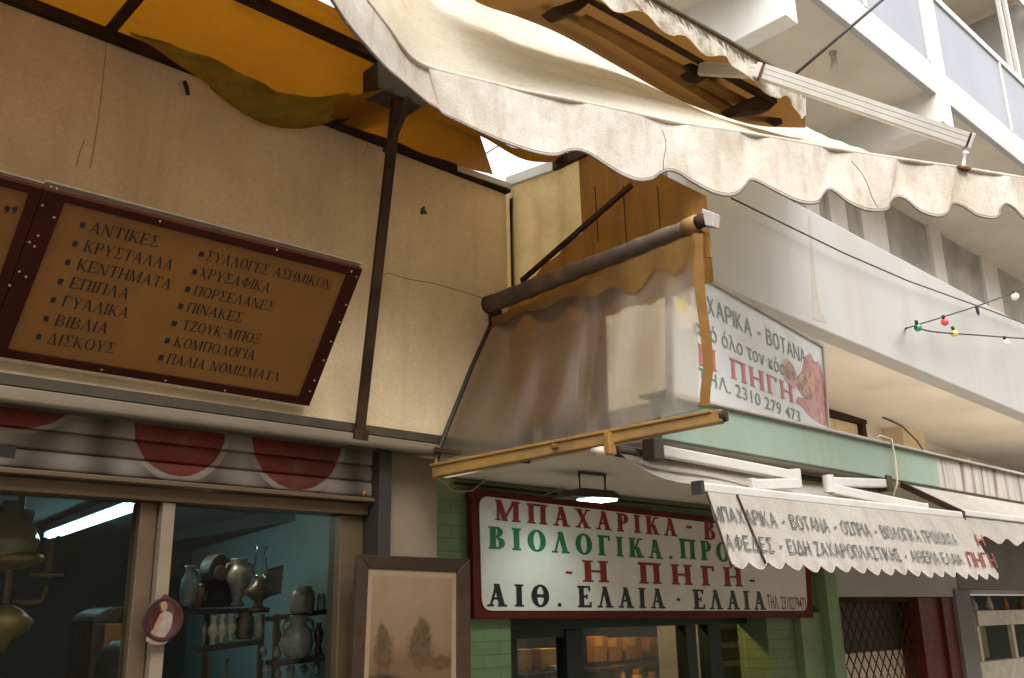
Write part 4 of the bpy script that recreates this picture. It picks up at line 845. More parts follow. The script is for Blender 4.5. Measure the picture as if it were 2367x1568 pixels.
def arm(a, e, c, w):
    p, q, r = a, e, c
    MB().bar(p, q, w, w * 1.2).build('inner_arm', M['white_paint'], aw, bevel=.006)
    MB().bar(q + V((0, -.004, -.03)), r, w * .9, w * 1.2).build('outer_arm', M['white_paint'], aw, bevel=.006)
    MB().lathe(q + V((0, 0, -.045)), [(.024, 0), (.024, .075)], 14).build('elbow_joint', M['white_paint'], aw)
    MB().bar(r + V((0, 0, -.03)), r + V((0, .0, .025)), .028, .02).build('tip_bracket', M['white_paint'], aw, bevel=.003)
    MB().obox(p, ((1, 0, 0), (0, 1, 0), (0, 0, 1)), (.03, .03, .04)).build('shoulder_bracket', M['olive_metal'], aw, bevel=.005)
arm(Y(1510, 1040, 2.20), Y(1838, 1102, 2.06), Y(1740, 1122, 1.95), .036)
arm(Y(2045, 1118, 2.22), Y(1915, 1115, 2.06), Y(2140, 1176, 1.95), .036)
# next awning down the street
fa = thing('plain_awning', (6.2, 2.0, 2.3), 'plain white scalloped awning half cut by the right edge beyond the printed one', 'awning')
p0, p1 = Y(2222, 1186, AY), Y(2600, 1232, AY); s0 = V((5.02, 2.36, 2.575)); s1 = V((7.4, 2.36, 2.60))
e0 = Y(2105, 1122, 2.15)
rows = [[lerp(lerp(e0, V((7.4, 2.15, 2.57)), i / 30), lerp(p0, p1, i / 30), j / 8) + V((0, 0, -.012 * math.sin(math.pi * j / 8) + .006 * math.sin(i * 1.1) * j / 8)) for i in range(31)] for j in range(9)]
MB().grid(rows).build('canvas', M['spice_canvas'], fa, smooth=True)
hb = dense([(2250, 1245), (2262, 1252), (2275, 1240), (2290, 1247), (2312, 1258), (2328, 1246), (2350, 1262), (2368, 1252), (2390, 1268), (2415, 1258), (2600, 1300)], 90)
rows = [[lerp(lerp(p0, p1, i / 89) if 0 else Y(2222 + (hb[i][0] - 2250) * 1.0, 1186 + (hb[i][0] - 2250) * .12, AY), Y(*hb[i], AY - .05), t) for i in range(90)] for t in [q / 5 for q in range(6)]]
MB().grid(rows).build('valance', M['spice_canvas'], fa, smooth=True)
MB().bar(e0 + V((-.0, .05, .01)), p0, .02, .03).build('side_arm', M['brown_metal'], fa, bevel=.003)
MB().bar(p0, p1, .03, .03).build('front_bar', M['white_paint'], fa, bevel=.005)
# ================================================================== SHOPS FURTHER DOWN
ls = thing('shuttered_shop', (7.2, 3.6, 0), 'closed shop behind a diamond lattice grille between green and maroon posts', 'shop')
x0, x1 = gr + .135, Y(2140, 1470, 3.5).x
MB().box((x0, 3.42, 2.06), (8.3, 3.6, 2.597)).build('lintel', M['plaster_white'], ls, bevel=.004)
MB().box((x0, 3.64, .12), (x1 - .1, 3.7, 2.059)).build('back_panel', mat('pale_board', (.82, .70, .56), .7, .1, 4), ls)
q, r = Y(1905, 1378, 3.7), Y(2108, 1497, 3.7)
MB().box((q.x, 3.60, r.z), (r.x, 3.639, q.z)).build('dark_window', M['wood_dark'], ls, bevel=.004)
MB().box((r.x + .01, 3.60, .12), (r.x + .07, 3.639, 2.0)).build('door_stile', M['bronze_alu'], ls)
b = MB()
zz0, zz1 = .2, 2.05; st = .11; hh = (zz1 - zz0); kk = 1.25
xx = x0 - hh / kk
while xx < x1:
    for s_ in (1, -1):
        a = xx if s_ > 0 else xx + hh / kk; ta, tb = 0., 1.
        A_ = V((a, 3.53 - .006 * s_, zz0)); B_ = V((a + s_ * hh / kk, 3.53 - .006 * s_, zz1))
        for lim, sg in ((x0, 1), (x1 - .14, -1)):
            fa_, fb_ = (A_.x - lim) * sg, (B_.x - lim) * sg
            if fa_ < 0 and fb_ < 0: ta = 2
            elif fa_ < 0: ta = max(ta, fa_ / (fa_ - fb_))
            elif fb_ < 0: tb = min(tb, fa_ / (fa_ - fb_))
        if ta < tb - .02: b.bar(lerp(A_, B_, ta), lerp(A_, B_, tb), .010, .004, (0, 1, 0))
    xx += st
b.bar((x0, 3.53, 2.04), (x1 - .14, 3.53, 2.04), .03).bar((x0, 3.53, .2), (x1 - .14, 3.53, .2), .03)
b.build('lattice_grille', M['brown_metal'], ls)
xa_, xb_, xc_, xd_ = [Y(p, 1450, 3.45).x for p in (2140, 2180, 2205, 2240)]
MB().box((x1 - .139, 3.46, .12), (xb_ - .002, 3.7, 2.058)).build('door_jamb', M['maroon'], ls, bevel=.004)
MB().box((xb_, 3.43, .12), (xc_, 3.7, 2.058)).build('door_jamb', M['maroon'], ls, bevel=.004)
ks = thing('kiosk_shop', (9.5, 3.6, 0), 'grey framed shop at the far right with white shelving and a yellow picture behind it', 'shop')
MB().box((xc_ + .003, 3.40, .12), (xd_, 3.7, 2.12)).build('corner_post', M['grey_wall'], ks, bevel=.004)
MB().box((8.301, 3.41, 2.121), (14, 3.6, 2.597)).build('lintel', M['grey_wall'], ks, bevel=.004)
MB().box((xd_ + .001, 3.42, 2.085), (14, 3.5, 2.118)).build('lintel_trim', M['concrete'], ks)
MB().box((xd_, 4.3, .12), (14, 4.4, 2.1)).build('back_panel', M['room_dark'], ks)
def kp(px, py): return Y(px, py, 3.6)
for pa, pb in (((2258, 1412), (2420, 1440)), ((2262, 1532), (2420, 1560))): 
    a, c = kp(*pa), kp(*pb); MB().box((a.x, 3.6, c.z), (c.x, 3.7, a.z)).build('shelf_fascia', M['bone'], ks, bevel=.004)
for px in (2262, 2342):
    a, c = kp(px, 1440), kp(px + 14, 1540); MB().box((a.x, 3.62, .3), (a.x + .06, 3.66, a.z)).build('shelf_post', M['bone'], ks)
a, c = kp(2280, 1448), kp(2340, 1520)
tag(MB().box((a.x, 3.80, c.z), (c.x, 3.83, a.z)).build('picture_panel', mat('picture_print', (.26, .22, .03), .5, .4, 12, (.05, .08, .02), .8)), 'small yellow and green picture panel behind the white shelving on the right', 'picture')
for i, (px, mt, w) in enumerate(((2258, 'grey_panel', .10), (2300, 'bone', .06), (2338, 'amber', .05), (2378, 'parchment', .10))):
    p = kp(px, 1412); tag(MB().lathe(p + V((.02, .05, .002)), [(w * .5, 0), (w * .55, .04), (w * .3, .10), (w * .25, .13)], 10).build('shelf_trinket', M[mt], smooth=True), ['bluish trinket leftmost on the high white shelf', 'cream trinket second on the high white shelf', 'orange trinket third on the high white shelf', 'tan trinket at the frame edge on the high white shelf'][i], 'trinket', 'trinkets on the high white shelf')
# ================================================================== APARTMENT BUILDING ABOVE
ab = thing('apartment_building', (9, 4.0, 2.8), 'white apartment building with stacked balconies, grey glass railings and beige soffits above the canopy', 'building')
def zl(x, a, bq): return a[1] + (bq[1] - a[1]) * (x - a[0]) / (bq[0] - a[0])
XL, XE = 4.3, 22
pb0, pb1 = (4.892, 3.807), (9.293, 3.664); pt0, pt1 = (5.792, 4.663), (9.738, 4.618)
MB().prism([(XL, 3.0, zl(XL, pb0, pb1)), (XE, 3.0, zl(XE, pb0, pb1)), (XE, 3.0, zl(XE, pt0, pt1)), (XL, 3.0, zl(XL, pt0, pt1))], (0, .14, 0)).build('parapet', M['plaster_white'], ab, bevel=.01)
MB().prism([(XL, 3.141, zl(XL, pb0, pb1) + .004), (XE, 3.141, zl(XE, pb0, pb1) + .004), (XE, 3.141, zl(XE, pb0, pb1) + .2), (XL, 3.141, zl(XL, pb0, pb1) + .2)], (0, 1.5, 0)).build('soffit_slab', M['soffit'], ab)
# rusty run-off stain and wire
sm = mat('runoff_stain', (.355, .325, .285), .85, .05, 6, (.29, .22, .15), .6, True)
MB().prism([Y(*p, 2.9985) for p in [(1869, 500), (1875, 500), (1884, 640), (1896, 715), (1912, 748), (1880, 738), (1878, 690)]], (0, .0008, 0)).build('runoff_stain', sm, ab)
tag(MB().tube([Y(1690, 458, 2.92), Y(1800, 512, 2.94), Y(1950, 585, 2.94), Y(2100, 650, 2.94), Y(2300, 722, 2.94), Y(2500, 800, 2.94)], .006, 5).build('wall_wire', M['olive_metal'], smooth=True), 'thin slack wire running along the white balcony parapet', 'wire')
# storey above the parapet
WY = 4.5
MB().box((6.6, WY + .55, 4.0), (XE, WY + .65, 9.4)).build('inner_wall', M['win_dark'], ab)
def wbox(px, py, w, name, mt, z0=3.9, z1=7.04, y0=WY, y1=WY + .12):
    x = Y(px, py, y0).x; x2 = Y(px + w, py, y0).x; return MB().box((x, y0, z0), (x2, y1, z1)).build(name, M[mt], ab, bevel=.006)
for px, py, w, nm, mt in ((1918, 470, 36, 'window_frame', 'white_wall'), (1993, 510, 11, 'window_frame', 'white_wall'), (2005, 520, 44, 'pier', 'white_wall'), (2150, 540, 24, 'window_frame', 'white_wall'), (2262, 560, 32, 'pier', 'white_wall'), (1860, 440, 30, 'pier', 'white_wall'), (2420, 680, 30, 'pier', 'white_wall')): wbox(px, py, w, nm, mt)
xw = [Y(p, q, WY + .06).x for p, q in ((1890, 450), (1918, 470), (1954, 490), (1993, 510), (2049, 540), (2150, 560), (2174, 560), (2262, 590), (2296, 600), (2420, 690))]
for a, c in ((0, 1), (2, 3), (4, 5), (6, 7), (8, 9)): MB().box((xw[a], WY + .05, 3.9), (xw[c], WY + .056, 7.0)).build('window_pane', M['pale_pane'], ab)
MB().box((6.6, WY - .02, 7.041), (XE, WY + .2, 7.16)).build('lintel', M['soffit'], ab, bevel=.006)
# balcony slab above: soffit, beams, fascia, glass railing
SZ = 6.72
MB().box((4.7, 3.061, SZ), (XE, WY + .6, SZ + .3)).build('soffit_slab', M['soffit'], ab)
f0, f1 = Y(1990, 55, 3.0), Y(2160, 190, 3.0)
MB().box((4.7, 3.0, SZ - .06), (8.468, 3.06, SZ + .28)).build('fascia_beam', M['fascia_paint'], ab, bevel=.006)
MB().box((8.722, 3.0, SZ - .06), (XE, 3.06, SZ + .28)).build('fascia_beam', M['fascia_paint'], ab, bevel=.006)
MB().box((8.47, 2.98, 6.36), (8.72, WY + .5, 12)).build('fin_wall', M['white_wall'], ab, bevel=.008)
MB().box((5.70, 2.98, 6.22), (5.87, WY + .5, 12)).build('fin_wall', M['white_wall'], ab, bevel=.008)
MB().box((12.3, 2.98, SZ + .301), (12.5, WY, 9.6)).build('fin_wall', M['plaster_white'], ab, bevel=.008)
RT = 7.90
for a, c in ((5.871, 8.469), (8.721, 12.29), (12.51, 16)):
    MB().box((a, 3.012, SZ + .281), (c, 3.03, RT - .03)).build('railing_panel', M['rail_panel'], ab)
    MB().box((a, 2.99, RT - .03), (c, 3.05, RT + .05)).build('railing_bar', M['white_paint'], ab, bevel=.006)
    n = 2
    for k in range(n + 1):
        x = lerp(a + .03, c - .03, k / n); MB().box((x - .025, 2.995, SZ + .281), (x + .025, 3.045, RT - .031)).build('railing_post', M['white_paint'], ab, bevel=.004)
for a in (Y(2330, 110, 3.0).x, Y(2345, 110, 3.0).x): MB().box((a, 3.0, RT + .051), (a + .06, 3.04, 9.6)).build('window_frame', M['white_paint'], ab)
MB().box((8.73, 3.0, 9.3), (12.3, 3.05, 9.42)).build('window_frame', M['white_paint'], ab)
MB().box((XL, WY, SZ + .3), (XE, WY + .1, 12)).build('upper_wall', M['soffit'], ab)
MB().box((XL, 3.061, 9.75), (XE, WY, 10.0)).build('soffit_slab', M['soffit'], ab)
MB().box((XL, 3.0, 9.65), (XE, 3.06, 10.1)).build('fascia_beam', M['fascia_paint'], ab)
for px, py in ((2330, 38), (2358, 55)):
    p = Y(px, py, 4.2); d = V((-.5, -.2, -.3)).normalized(); MB().lathe(p, [(.02, 0), (.03, .05), (.075, .16)], 12, d).build('spot_lamp', M['dark_metal'], ab)
# mezzanine front under the parapet
MY = 4.0
MB().box((XL, MY + .2, 2.79), (XE, MY + .3, 3.9)).build('mezzanine_wall', M['soffit'], ab)
def mz(px0, px1, z0, z1, y0, y1, nm, mt): return MB().box((Y(px0, 1000, MY).x, y0, z0), (Y(px1, 1000, MY).x, y1, z1)).build(nm, M[mt], ab, bevel=.004)
mz(1895, 2036, 3.655, 3.71, MY + .12, MY + .198, 'door_frame', 'brown_metal')
for a in (1899, 1940, 2024): mz(a, a + 9, 2.79, 3.654, MY + .12, MY + .198, 'door_frame', 'brown_metal')
mz(1908, 1940, 2.79, 3.65, MY + .17, MY + .19, 'door_pane', 'plaster'); mz(1949, 2024, 2.79, 3.65, MY + .17, MY + .19, 'door_pane', 'plaster')
mz(2086, 2135, 2.79, 3.9, MY, MY + .199, 'pier', 'plaster')
mz(2160, 2230, 2.79, 3.5, MY + .1, MY + .199, 'shutter_box', 'plaster_white')
mz(2242, 2300, 2.79, 3.45, MY + .05, MY + .199, 'dark_opening', 'dark_metal'); mz(2232, 2241, 2.79, 3.52, MY + .02, MY + .199, 'door_frame', 'plaster')
mz(2301, 2335, 2.79, 3.36, MY + .02, MY + .199, 'crate_face', 'concrete')
MB().tube([Y(2040, 965, 3.95), Y(2085, 985, 3.93), Y(2120, 1020, 3.92), Y(2145, 1060, 3.9), Y(2150, 1085, 3.9)], .008, 6).build('wall_cable', M['olive_metal'], ab, smooth=True)
# bare bulb holder on the soffit, cable, string lights
p = Z(1925, 122, SZ)
wl = thing('bulb_holder', p, 'white porcelain bulb holder hanging from the beige soffit beside the steel cable', 'lamp')
MB().lathe(p, [(.035, 0), (.035, -.02), (.02, -.03)], 14).build('ceiling_rose', M['concrete'], wl, smooth=True)
MB().lathe(p + V((0, 0, -.03)), [(.02, 0), (.028, -.03), (.028, -.08), (.036, -.10), (.038, -.15), (.03, -.16)], 14).build('socket', M['bone'], wl, smooth=True)
tag(MB().tube([Y(1838, 172, 2.7), Y(2040, 0, 2.3), Y(2200, -140, 2.0)], .010, 8).build('steel_cable', M['dark_metal'], smooth=True), 'taut dark steel cable crossing in front of the balcony soffit', 'cable')
tag(MB().tube([Y(1118, 358, 5.0), Y(1152, 338, 5.0), Y(1172, 328, 5.0)], .006, 6).build('thin_wire', M['dark_metal'], smooth=True), 'thin dark wire crossing the gap in the torn yellow canvas', 'wire')
SY = 2.86
def cord(pts, r=.006): return MB().tube([Y(*p, SY) for p in dense(pts, 30)], r, 6)
hk = (2095, 759)
l1 = [hk, (2115, 753), (2180, 733), (2258, 708), (2340, 678), (2420, 645)]; l2 = [(2115, 757), (2150, 766), (2200, 771), (2260, 775), (2325, 780), (2420, 786)]
tag(cord(l1).build('light_string', M['black_wire'], smooth=True), 'upper light string cord rising right from the hook on the white parapet', 'cord', 'festoon cords')
tag(cord(l2).build('light_string', M['black_wire'], smooth=True), 'lower light string cord running almost level from the hook', 'cord', 'festoon cords')
tag(MB().tube([Y(2094, 760, 2.995), Y(2095, 759, SY)], .008, 6).build('wall_hook', M['brown_metal']), 'small hook holding the light strings on the white parapet', 'hook')
for px, py, rgb, lb in ((2122, 758, (.03, .22, .12), 'green festoon bulb beside the hook'), (2184, 745, (.75, .05, .04), 'red festoon bulb on the upper string'), (2206, 771, (.62, .48, .16), 'yellow festoon bulb on the lower string'), (2325, 792, (.8, .78, .66), 'white festoon bulb hanging from the lower string'), (2346, 686, (.8, .78, .68), 'white festoon bulb on the upper string by the frame edge')):
    p = Y(px, py, SY); t = thing('festoon_bulb', p, lb, 'bulb', 'coloured festoon bulbs')
    MB().ball(p, .030 if px < 2330 else .036).build('globe', mat('bulb_glass', rgb, .2, .05, 9, bump=0, spec=.6), t, smooth=True)
    MB().tube([p + V((-.012, 0, .025)), p + V((-.02, 0, .055))], .013, 8).build('socket', M['black_wire'], t, smooth=True)
p = Y(2258, 710, SY); tag(MB().tube([p, p + V((.005, 0, -.05)), p + V((.012, 0, -.075))], [.016, .013, .004], 8).build('empty_socket', M['black_wire'], smooth=True), 'black empty bulb socket on the upper light string', 'socket')
# ================================================================== INSIDE AND IN FRONT OF THE ANTIQUES SHOP
M['porcelain'] = mat('porcelain', (.24, .215, .185), .25, .1, 9, (.20, .07, .05), .9, bump=0, spec=.6)
M['porcelain_blue'] = mat('porcelain_blue', (.2, .205, .2), .25, .1, 12, (.08, .12, .2), .9, bump=0, spec=.6)
M['glaze_brown'] = mat('glaze_brown', (.11, .05, .03), .3, .3, 12, bump=0, spec=.6)
M['clear'] = glass('clear', (.85, .9, .9), .9)
fx = thing('tube_light', Z(225, 1200, 2.51), 'long twin strip fluorescent light glowing cyan white on the antiques shop ceiling', 'lamp')
a, c = Z(114, 1238, 2.455), Z(331, 1161, 2.455); d = (c - a).normalized(); sd_ = d.cross(V((0, 0, 1)))
MB().bar(a - d * .03 + V((0, 0, .035)), c + d * .03 + V((0, 0, .035)), .07, .04).build('housing', M['grey_panel'], fx, bevel=.004)
MB().tube([a, c], .016, 10).build('tube', M['tube_glow'], fx)
MB().tube([a + sd_ * -.06 + V((0, 0, .01)), c + sd_ * -.06 + V((0, 0, .01))], .012, 10).build('tube', glow('tube_dim', (.45, .85, .95), 2.2), fx)
for e in (a, c): MB().obox(e + V((0, 0, .012)), (d, sd_, (0, 0, 1)), (.012, .03, .025)).build('tube_cap', M['bone'], fx)
p = Z(458, 1147, 2.50); t = thing('globe_light', p, 'round cream ceiling light just under the window head', 'lamp')
MB().lathe(p + V((0, 0, .019)), [(.12, 0), (.12, -.012)], 20).build('lamp_base', M['brass'], t)
MB().lathe(p + V((0, 0, .006)), [(.105, 0), (.09, -.025), (.03, -.045)], 20).build('diffuser', M['globe_glow'], t, smooth=True)
# hanging brass lamp at the left edge
HY = 3.55
def hp(px, py, y=HY): return Y(px, py, y)
t = thing('chandelier', hp(20, 1440), 'brass oil lamp chandelier with candle arm hanging behind the left window pane', 'lamp')
MB().tube([hp(58, 1100), hp(48, 1180), hp(40, 1262)], .012, 8).build('hanging_rod', M['bronze_alu'], t)
MB().tube([hp(22, 1310), hp(12, 1396)], .012, 8).build('hanging_rod', M['bronze_alu'], t)
c = hp(18, 1262); MB().lathe(c + V((0, 0, -.07)), [(.03, 0), (.085, .03), (.10, .08), (.08, .13), (.04, .17), (.03, .22)], 18).build('globe', mat('amber_globe', (.13, .095, .035), .15, .2, 5, bump=0, spec=.7), t, smooth=True)
c = hp(28, 1302); MB().lathe(c, [(.03, -.02), (.09, 0), (.10, .015), (.09, .03)], 18).build('gallery', M['brass'], t, smooth=True)
c = hp(10, 1428); MB().lathe(c + V((0, 0, -.05)), [(.01, -.06), (.03, -.02), (.08, .01), (.09, .04), (.05, .075), (.02, .09)], 18).build('bowl', M['brass'], t, smooth=True)
MB().tube([hp(30, 1390), hp(60, 1395), hp(95, 1390), hp(108, 1360), hp(108, 1340)], .008, 8).build('arm', M['brass'], t, smooth=True)
c = hp(108, 1336); MB().lathe(c, [(.012, 0), (.05, .006), (.052, .012)], 16).build('drip_pan', M['brass'], t, smooth=True)
MB().tube([c + V((0, 0, .02)), c + V((0, 0, .13))], .013, 10).build('candle_sleeve', M['bronze_alu'], t)
MB().tube([hp(-10, 1185), hp(20, 1190), hp(72, 1200)], .03, 8).build('smoke_bell', M['dark_metal'], t, smooth=True)
# cabinet, lampshade
def room_box(px, z0, z1, y, name, mt, par, d=.3): return MB().box((Y(px[0], 1450, y).x, y, z0), (Y(px[1], 1450, y).x, y + d, z1)).build(name, M[mt], par, bevel=.01)
CY_ = 4.7
p0 = Y(215, 1440, CY_); p1 = Y(345, 1440, CY_)
t = thing('arched_cabinet', ((p0.x + p1.x) / 2, CY_, .1), 'tall brown wooden cabinet with an arched top behind the left window pane', 'cabinet')
room_box((215, 345), .1, p0.z, CY_, 'cabinet_body', 'wood_dark', t)
r_ = (p1.x - p0.x) / 2; cc = V(((p0.x + p1.x) / 2, CY_, p0.z + .001))
MB().prism([cc + V((r_ * math.cos(q * math.pi / 16), 0, r_ * .55 * math.sin(q * math.pi / 16))) for q in range(17)][::-1], (0, .3, 0)).build('arched_crest', M['wood_dark'], t, bevel=.008)
MB().box((Y(240, 1450, CY_).x, CY_ - .02, .2), (Y(330, 1450, CY_).x, CY_ - .001, Y(250, 1442, CY_).z)).build('door_panel', M['wood_red'], t, bevel=.006)
p = Y(283, 1560, 4.0); t = thing('dark_lampshade', p - V((0, 0, .3)), 'dark rounded lampshade in front of the arched brown cabinet', 'lampshade')
MB().lathe(p, [(.10, -.02), (.11, .02), (.095, .09), (.05, .13)], 18).build('shade', M['dark_metal'], t, smooth=True)
MB().tube([p - V((0, 0, .3)), p], .015, 8).build('stem', M['wood_dark'], t)
# display shelves
SY0, SY1 = 3.95, 3.62
t = thing('display_shelf', (2.1, 3.8, .1), 'dark display shelving crowded with vases behind the right window pane', 'shelf')
def sh_line(a, c, y0, y1, w=.2): return MB().bar(Y(*a, y0) + V((0, .06, -.012)), Y(*c, y1) + V((0, .06, -.012)), w, .02).build('shelf_board', M['wood_dark'], t)
sh_line((440, 1408), (620, 1404), SY0, SY0 - .05); sh_line((640, 1424), (800, 1402), SY1 + .1, SY1); sh_line((470, 1496), (620, 1476), SY0, SY0 - .1); sh_line((640, 1528), (800, 1508), SY1 + .1, SY1)
for px, y in ((478, SY0 + .12), (606, SY0 + .12), (640, SY1 + .15)): MB().bar(Y(px, 1420, y), Y(px - 12, 1700, y), .02, .02).build('upright', M['brass'], t)
def vase(px, pytop, pybot, wpx, y, prof, mt, label, cat='vase', name='porcelain_vase', handles=0, grp='vases on the display shelves'):
    b0_, t0_ = Y(px, pybot, y), Y(px, pytop, y); h = (t0_ - b0_).length; w = (Y(px + wpx / 2, pybot, y) - b0_).length
    tt = thing(name, b0_, label, cat, grp)
    MB().lathe(b0_, [(w * r, h * z) for r, z in prof], 18).build('body', M[mt], tt, smooth=True)
    for s_ in ([1] if handles == 1 else [-1, 1] if handles == 2 else []):
        MB().tube([b0_ + V((s_ * w * q, 0, h * z)) for q, z in ((.55, .9), (1.0, .88), (1.15, .7), (.85, .5))], w * .1, 7).build('handle', M[mt], tt, smooth=True)
    return tt
URN = [(.5, 0), (.55, .05), (.3, .12), (.45, .25), (.9, .5), (1, .65), (.75, .8), (.45, .88), (.6, .97), (.65, 1)]
JUG = [(.6, 0), (.9, .15), (1, .4), (.85, .65), (.5, .8), (.5, .92), (.65, 1)]
JAR = [(.8, 0), (.95, .1), (1, .5), (.95, .8), (.7, .9), (.8, .94), (.6, 1)]
vase(434, 1308, 1402, 40, SY0, JUG, 'porcelain_blue', 'bluish jug leftmost on the upper shelf beside the white post', 'jug', 'porcelain_jug', 1)
vase(548, 1292, 1402, 56, SY0, URN, 'porcelain', 'pale pink porcelain urn on the upper shelf between the clock and the glass lamp', handles=2)
vase(698, 1355, 1418, 50, SY1 + .05, JAR, 'porcelain', 'squat porcelain jar in front of the pale wall panel'); vase(777, 1336, 1400, 28, SY1 - .02, URN, 'porcelain_blue', 'small urn at the right end of the upper shelf')
vase(686, 1423, 1522, 64, SY1 + .04, JUG, 'porcelain', 'big cream jug with a dark mouth on the lower shelf', 'jug', 'porcelain_jug', 2); vase(775, 1404, 1505, 44, SY1 - .02, JUG, 'porcelain', 'cream jug at the right end of the lower shelf', 'jug', 'porcelain_jug', 1)
for i, px in enumerate((491, 511, 532)): vase(px, 1424 - i * 3, 1490 - i * 4, 26, SY0 - .05, [(.5, 0), (.4, .05), (.25, .15), (.9, .4), (.95, .55), (.5, .7), (.4, .85), (.6, 1)], 'bone', ['white pitcher leftmost of three small ones under the clock', 'white pitcher in the middle of three small ones under the clock', 'white pitcher rightmost of three small ones under the clock'][i], 'pitcher', 'small_pitcher', 1, 'three small white pitchers')
vase(564, 1415, 1478, 40, SY0 - .05, JAR, 'glaze_brown', 'reddish brown jar beside the three small white pitchers', 'jar', 'glazed_jar')
for i, px in enumerate((480, 521)): vase(px, 1524, 1600, 10, SY0 - .05, [(1, 0), (.5, .1), (.3, .5), (.6, .6), (.3, .7), (.8, 1)], 'brass', ['brass candlestick at the shelf end under the white pitchers', 'brass candlestick right of the first one under the shelf'][i], 'candlestick', 'brass_candlestick', 0, 'brass candlesticks')
b0_ = Y(505, 1400, SY0); tt = thing('mantel_clock', b0_, 'dark arched mantel clock on the upper shelf left of the pink urn', 'clock')
w = (Y(532, 1400, SY0) - b0_).length; h = (Y(505, 1280, SY0) - b0_).length
MB().prism([b0_ + V((w * math.cos(q * math.pi / 14), 0, h * .62 + h * .38 * math.sin(q * math.pi / 14))) for q in range(15)][::-1] + [b0_ + V((-w * 1.1, 0, 0)), b0_ + V((w * 1.1, 0, 0))], (0, .1, 0)).build('case', M['wood_dark'], tt, bevel=.006)
MB().lathe(b0_ + V((0, -.001, h * .62)), [(w * .6, 0), (w * .55, .006)], 20, (0, -1, 0)).build('dial', M['bronze_alu'], tt)
b0_ = Y(596, 1412, SY0 - .08); tt = thing('glass_oil_lamp', b0_, 'oil lamp with brown bowl and tall clear chimney on the upper shelf', 'lamp')
h = (Y(596, 1264, SY0 - .08) - b0_).length
MB().lathe(b0_, [(.05, 0), (.02, h * .08), (.02, h * .15), (.06, h * .25), (.062, h * .32), (.03, h * .42), (.022, h * .5)], 16).build('bowl', M['glaze_brown'], tt, smooth=True)
MB().lathe(b0_ + V((0, 0, h * .5)), [(.022, 0), (.036, h * .12), (.028, h * .25), (.022, h * .4), (.032, h * .5)], 16).build('chimney', M['clear'], tt, smooth=True)
q = [Y(607, 1385, SY0 + .02), Y(650, 1372, SY0 + .1), Y(656, 1306, SY0 + .1), Y(618, 1316, SY0 + .02)]
tt = thing('leaning_picture', q[0], 'small dark framed green picture leaning behind the oil lamp', 'picture')
MB().prism(q, (0, .015, 0)).build('frame', M['dark_metal'], tt, bevel=.003); cq = sum(q, V()) / 4
MB().prism([lerp(cq, k, .85) + V((0, -.003, 0)) for k in q], (0, .0025, 0)).build('picture', M['parchment'], tt)
# portrait plate on the white post
PY_ = 3.085; pc = Y(373, 1432, PY_); pr = (Y(431, 1432, PY_) - Y(315, 1432, PY_)).length / 2 * .80
tt = thing('portrait_plate', pc, 'dark maroon plate painted with a woman in a white shawl on the window post', 'plate')
plm = mat('plate_glaze', (.030, .008, .009), .35, .3, 14, (.10, .03, .02), .5, bump=0, spec=.3)
MB().lathe(pc, [(pr * .5, 0), (pr, .012), (pr * 1.02, .018), (pr * .95, .020), (pr * .8, .013), (pr * .01, .012)], 36, (0, -1, 0)).build('dish', plm, tt, smooth=True)
def pp(px, py, k): return Y(px, py, PY_ - .013 - k)
SK, RB, HRr, RD = mat('plate_skin', (.24, .13, .075), .3, .1, 20, bump=0), mat('plate_robe', (.22, .175, .145), .3, .2, 30, (.2, .12, .1), .7, bump=0), mat('plate_hair', (.06, .03, .02), .3, .2, 20, bump=0), mat('plate_cloth', (.2, .12, .1), .3, .3, 30, bump=0)
def pb_(pl, mt, k): MB().prism([pp(*p, k) for p in dense(pl + pl[:1], 36)[:-1]], (0, .0004, 0)).build('painted_patch', mt, tt)
pb_([(366, 1388), (382, 1374), (399, 1388), (402, 1420), (392, 1432), (378, 1422), (369, 1408)], HRr, .001)
pb_([(372, 1394), (379, 1388), (386, 1396), (385, 1408), (379, 1414), (373, 1406)], SK, .0016)
pb_([(380, 1412), (398, 1420), (396, 1448), (384, 1468), (362, 1485), (338, 1482), (345, 1464), (360, 1450), (366, 1432)], RB, .0012)
pb_([(370, 1420), (378, 1416), (376, 1432), (364, 1452), (358, 1478), (350, 1474), (356, 1450)], SK, .0018)
pb_([(342, 1480), (370, 1484), (390, 1476), (382, 1488), (350, 1490)], RD, .0017)
# framed landscape outside on the pilaster
FYP = 2.975
def fp(px, py, k=0): return Y(px, py, FYP - k)
tt = thing('framed_landscape', fp(950, 1600), 'dark framed brown landscape painting with two trees hung on the pale pilaster', 'painting')
O_ = [fp(830, 1282), fp(1087, 1292), fp(1090, 1640), fp(808, 1640)]; I_ = [fp(858, 1313), fp(1062, 1322), fp(1062, 1612), fp(845, 1612)]; J_ = [fp(869, 1330), fp(1052, 1337), fp(1050, 1600), fp(858, 1600)]
for k in range(4): MB().prism([O_[k], O_[(k + 1) % 4], I_[(k + 1) % 4] + V((0, .014, 0)), I_[k] + V((0, .014, 0))], (0, .03, 0)).build('frame_side', M['wood_dark'], tt, bevel=.003)
MB().prism([p + V((0, .020, 0)) for p in I_], (0, .006, 0)).build('mount', M['parchment'], tt)
t = NT('painted_sky'); sp3 = t.n('ShaderNodeSeparateXYZ'); t.l(t.pos, sp3.inputs[0]); r_ = t.n('ShaderNodeMapRange'); t.l(sp3.outputs[2], r_.inputs[0]); r_.inputs[1].default_value = J_[2].z; r_.inputs[2].default_value = J_[0].z
c = t.mix(r_.outputs[0], (.105, .060, .026), (.19, .128, .075)); c = t.mix(t.math('MULTIPLY', t.noise(9, detail=8), .4), c, (.11, .07, .038)); 
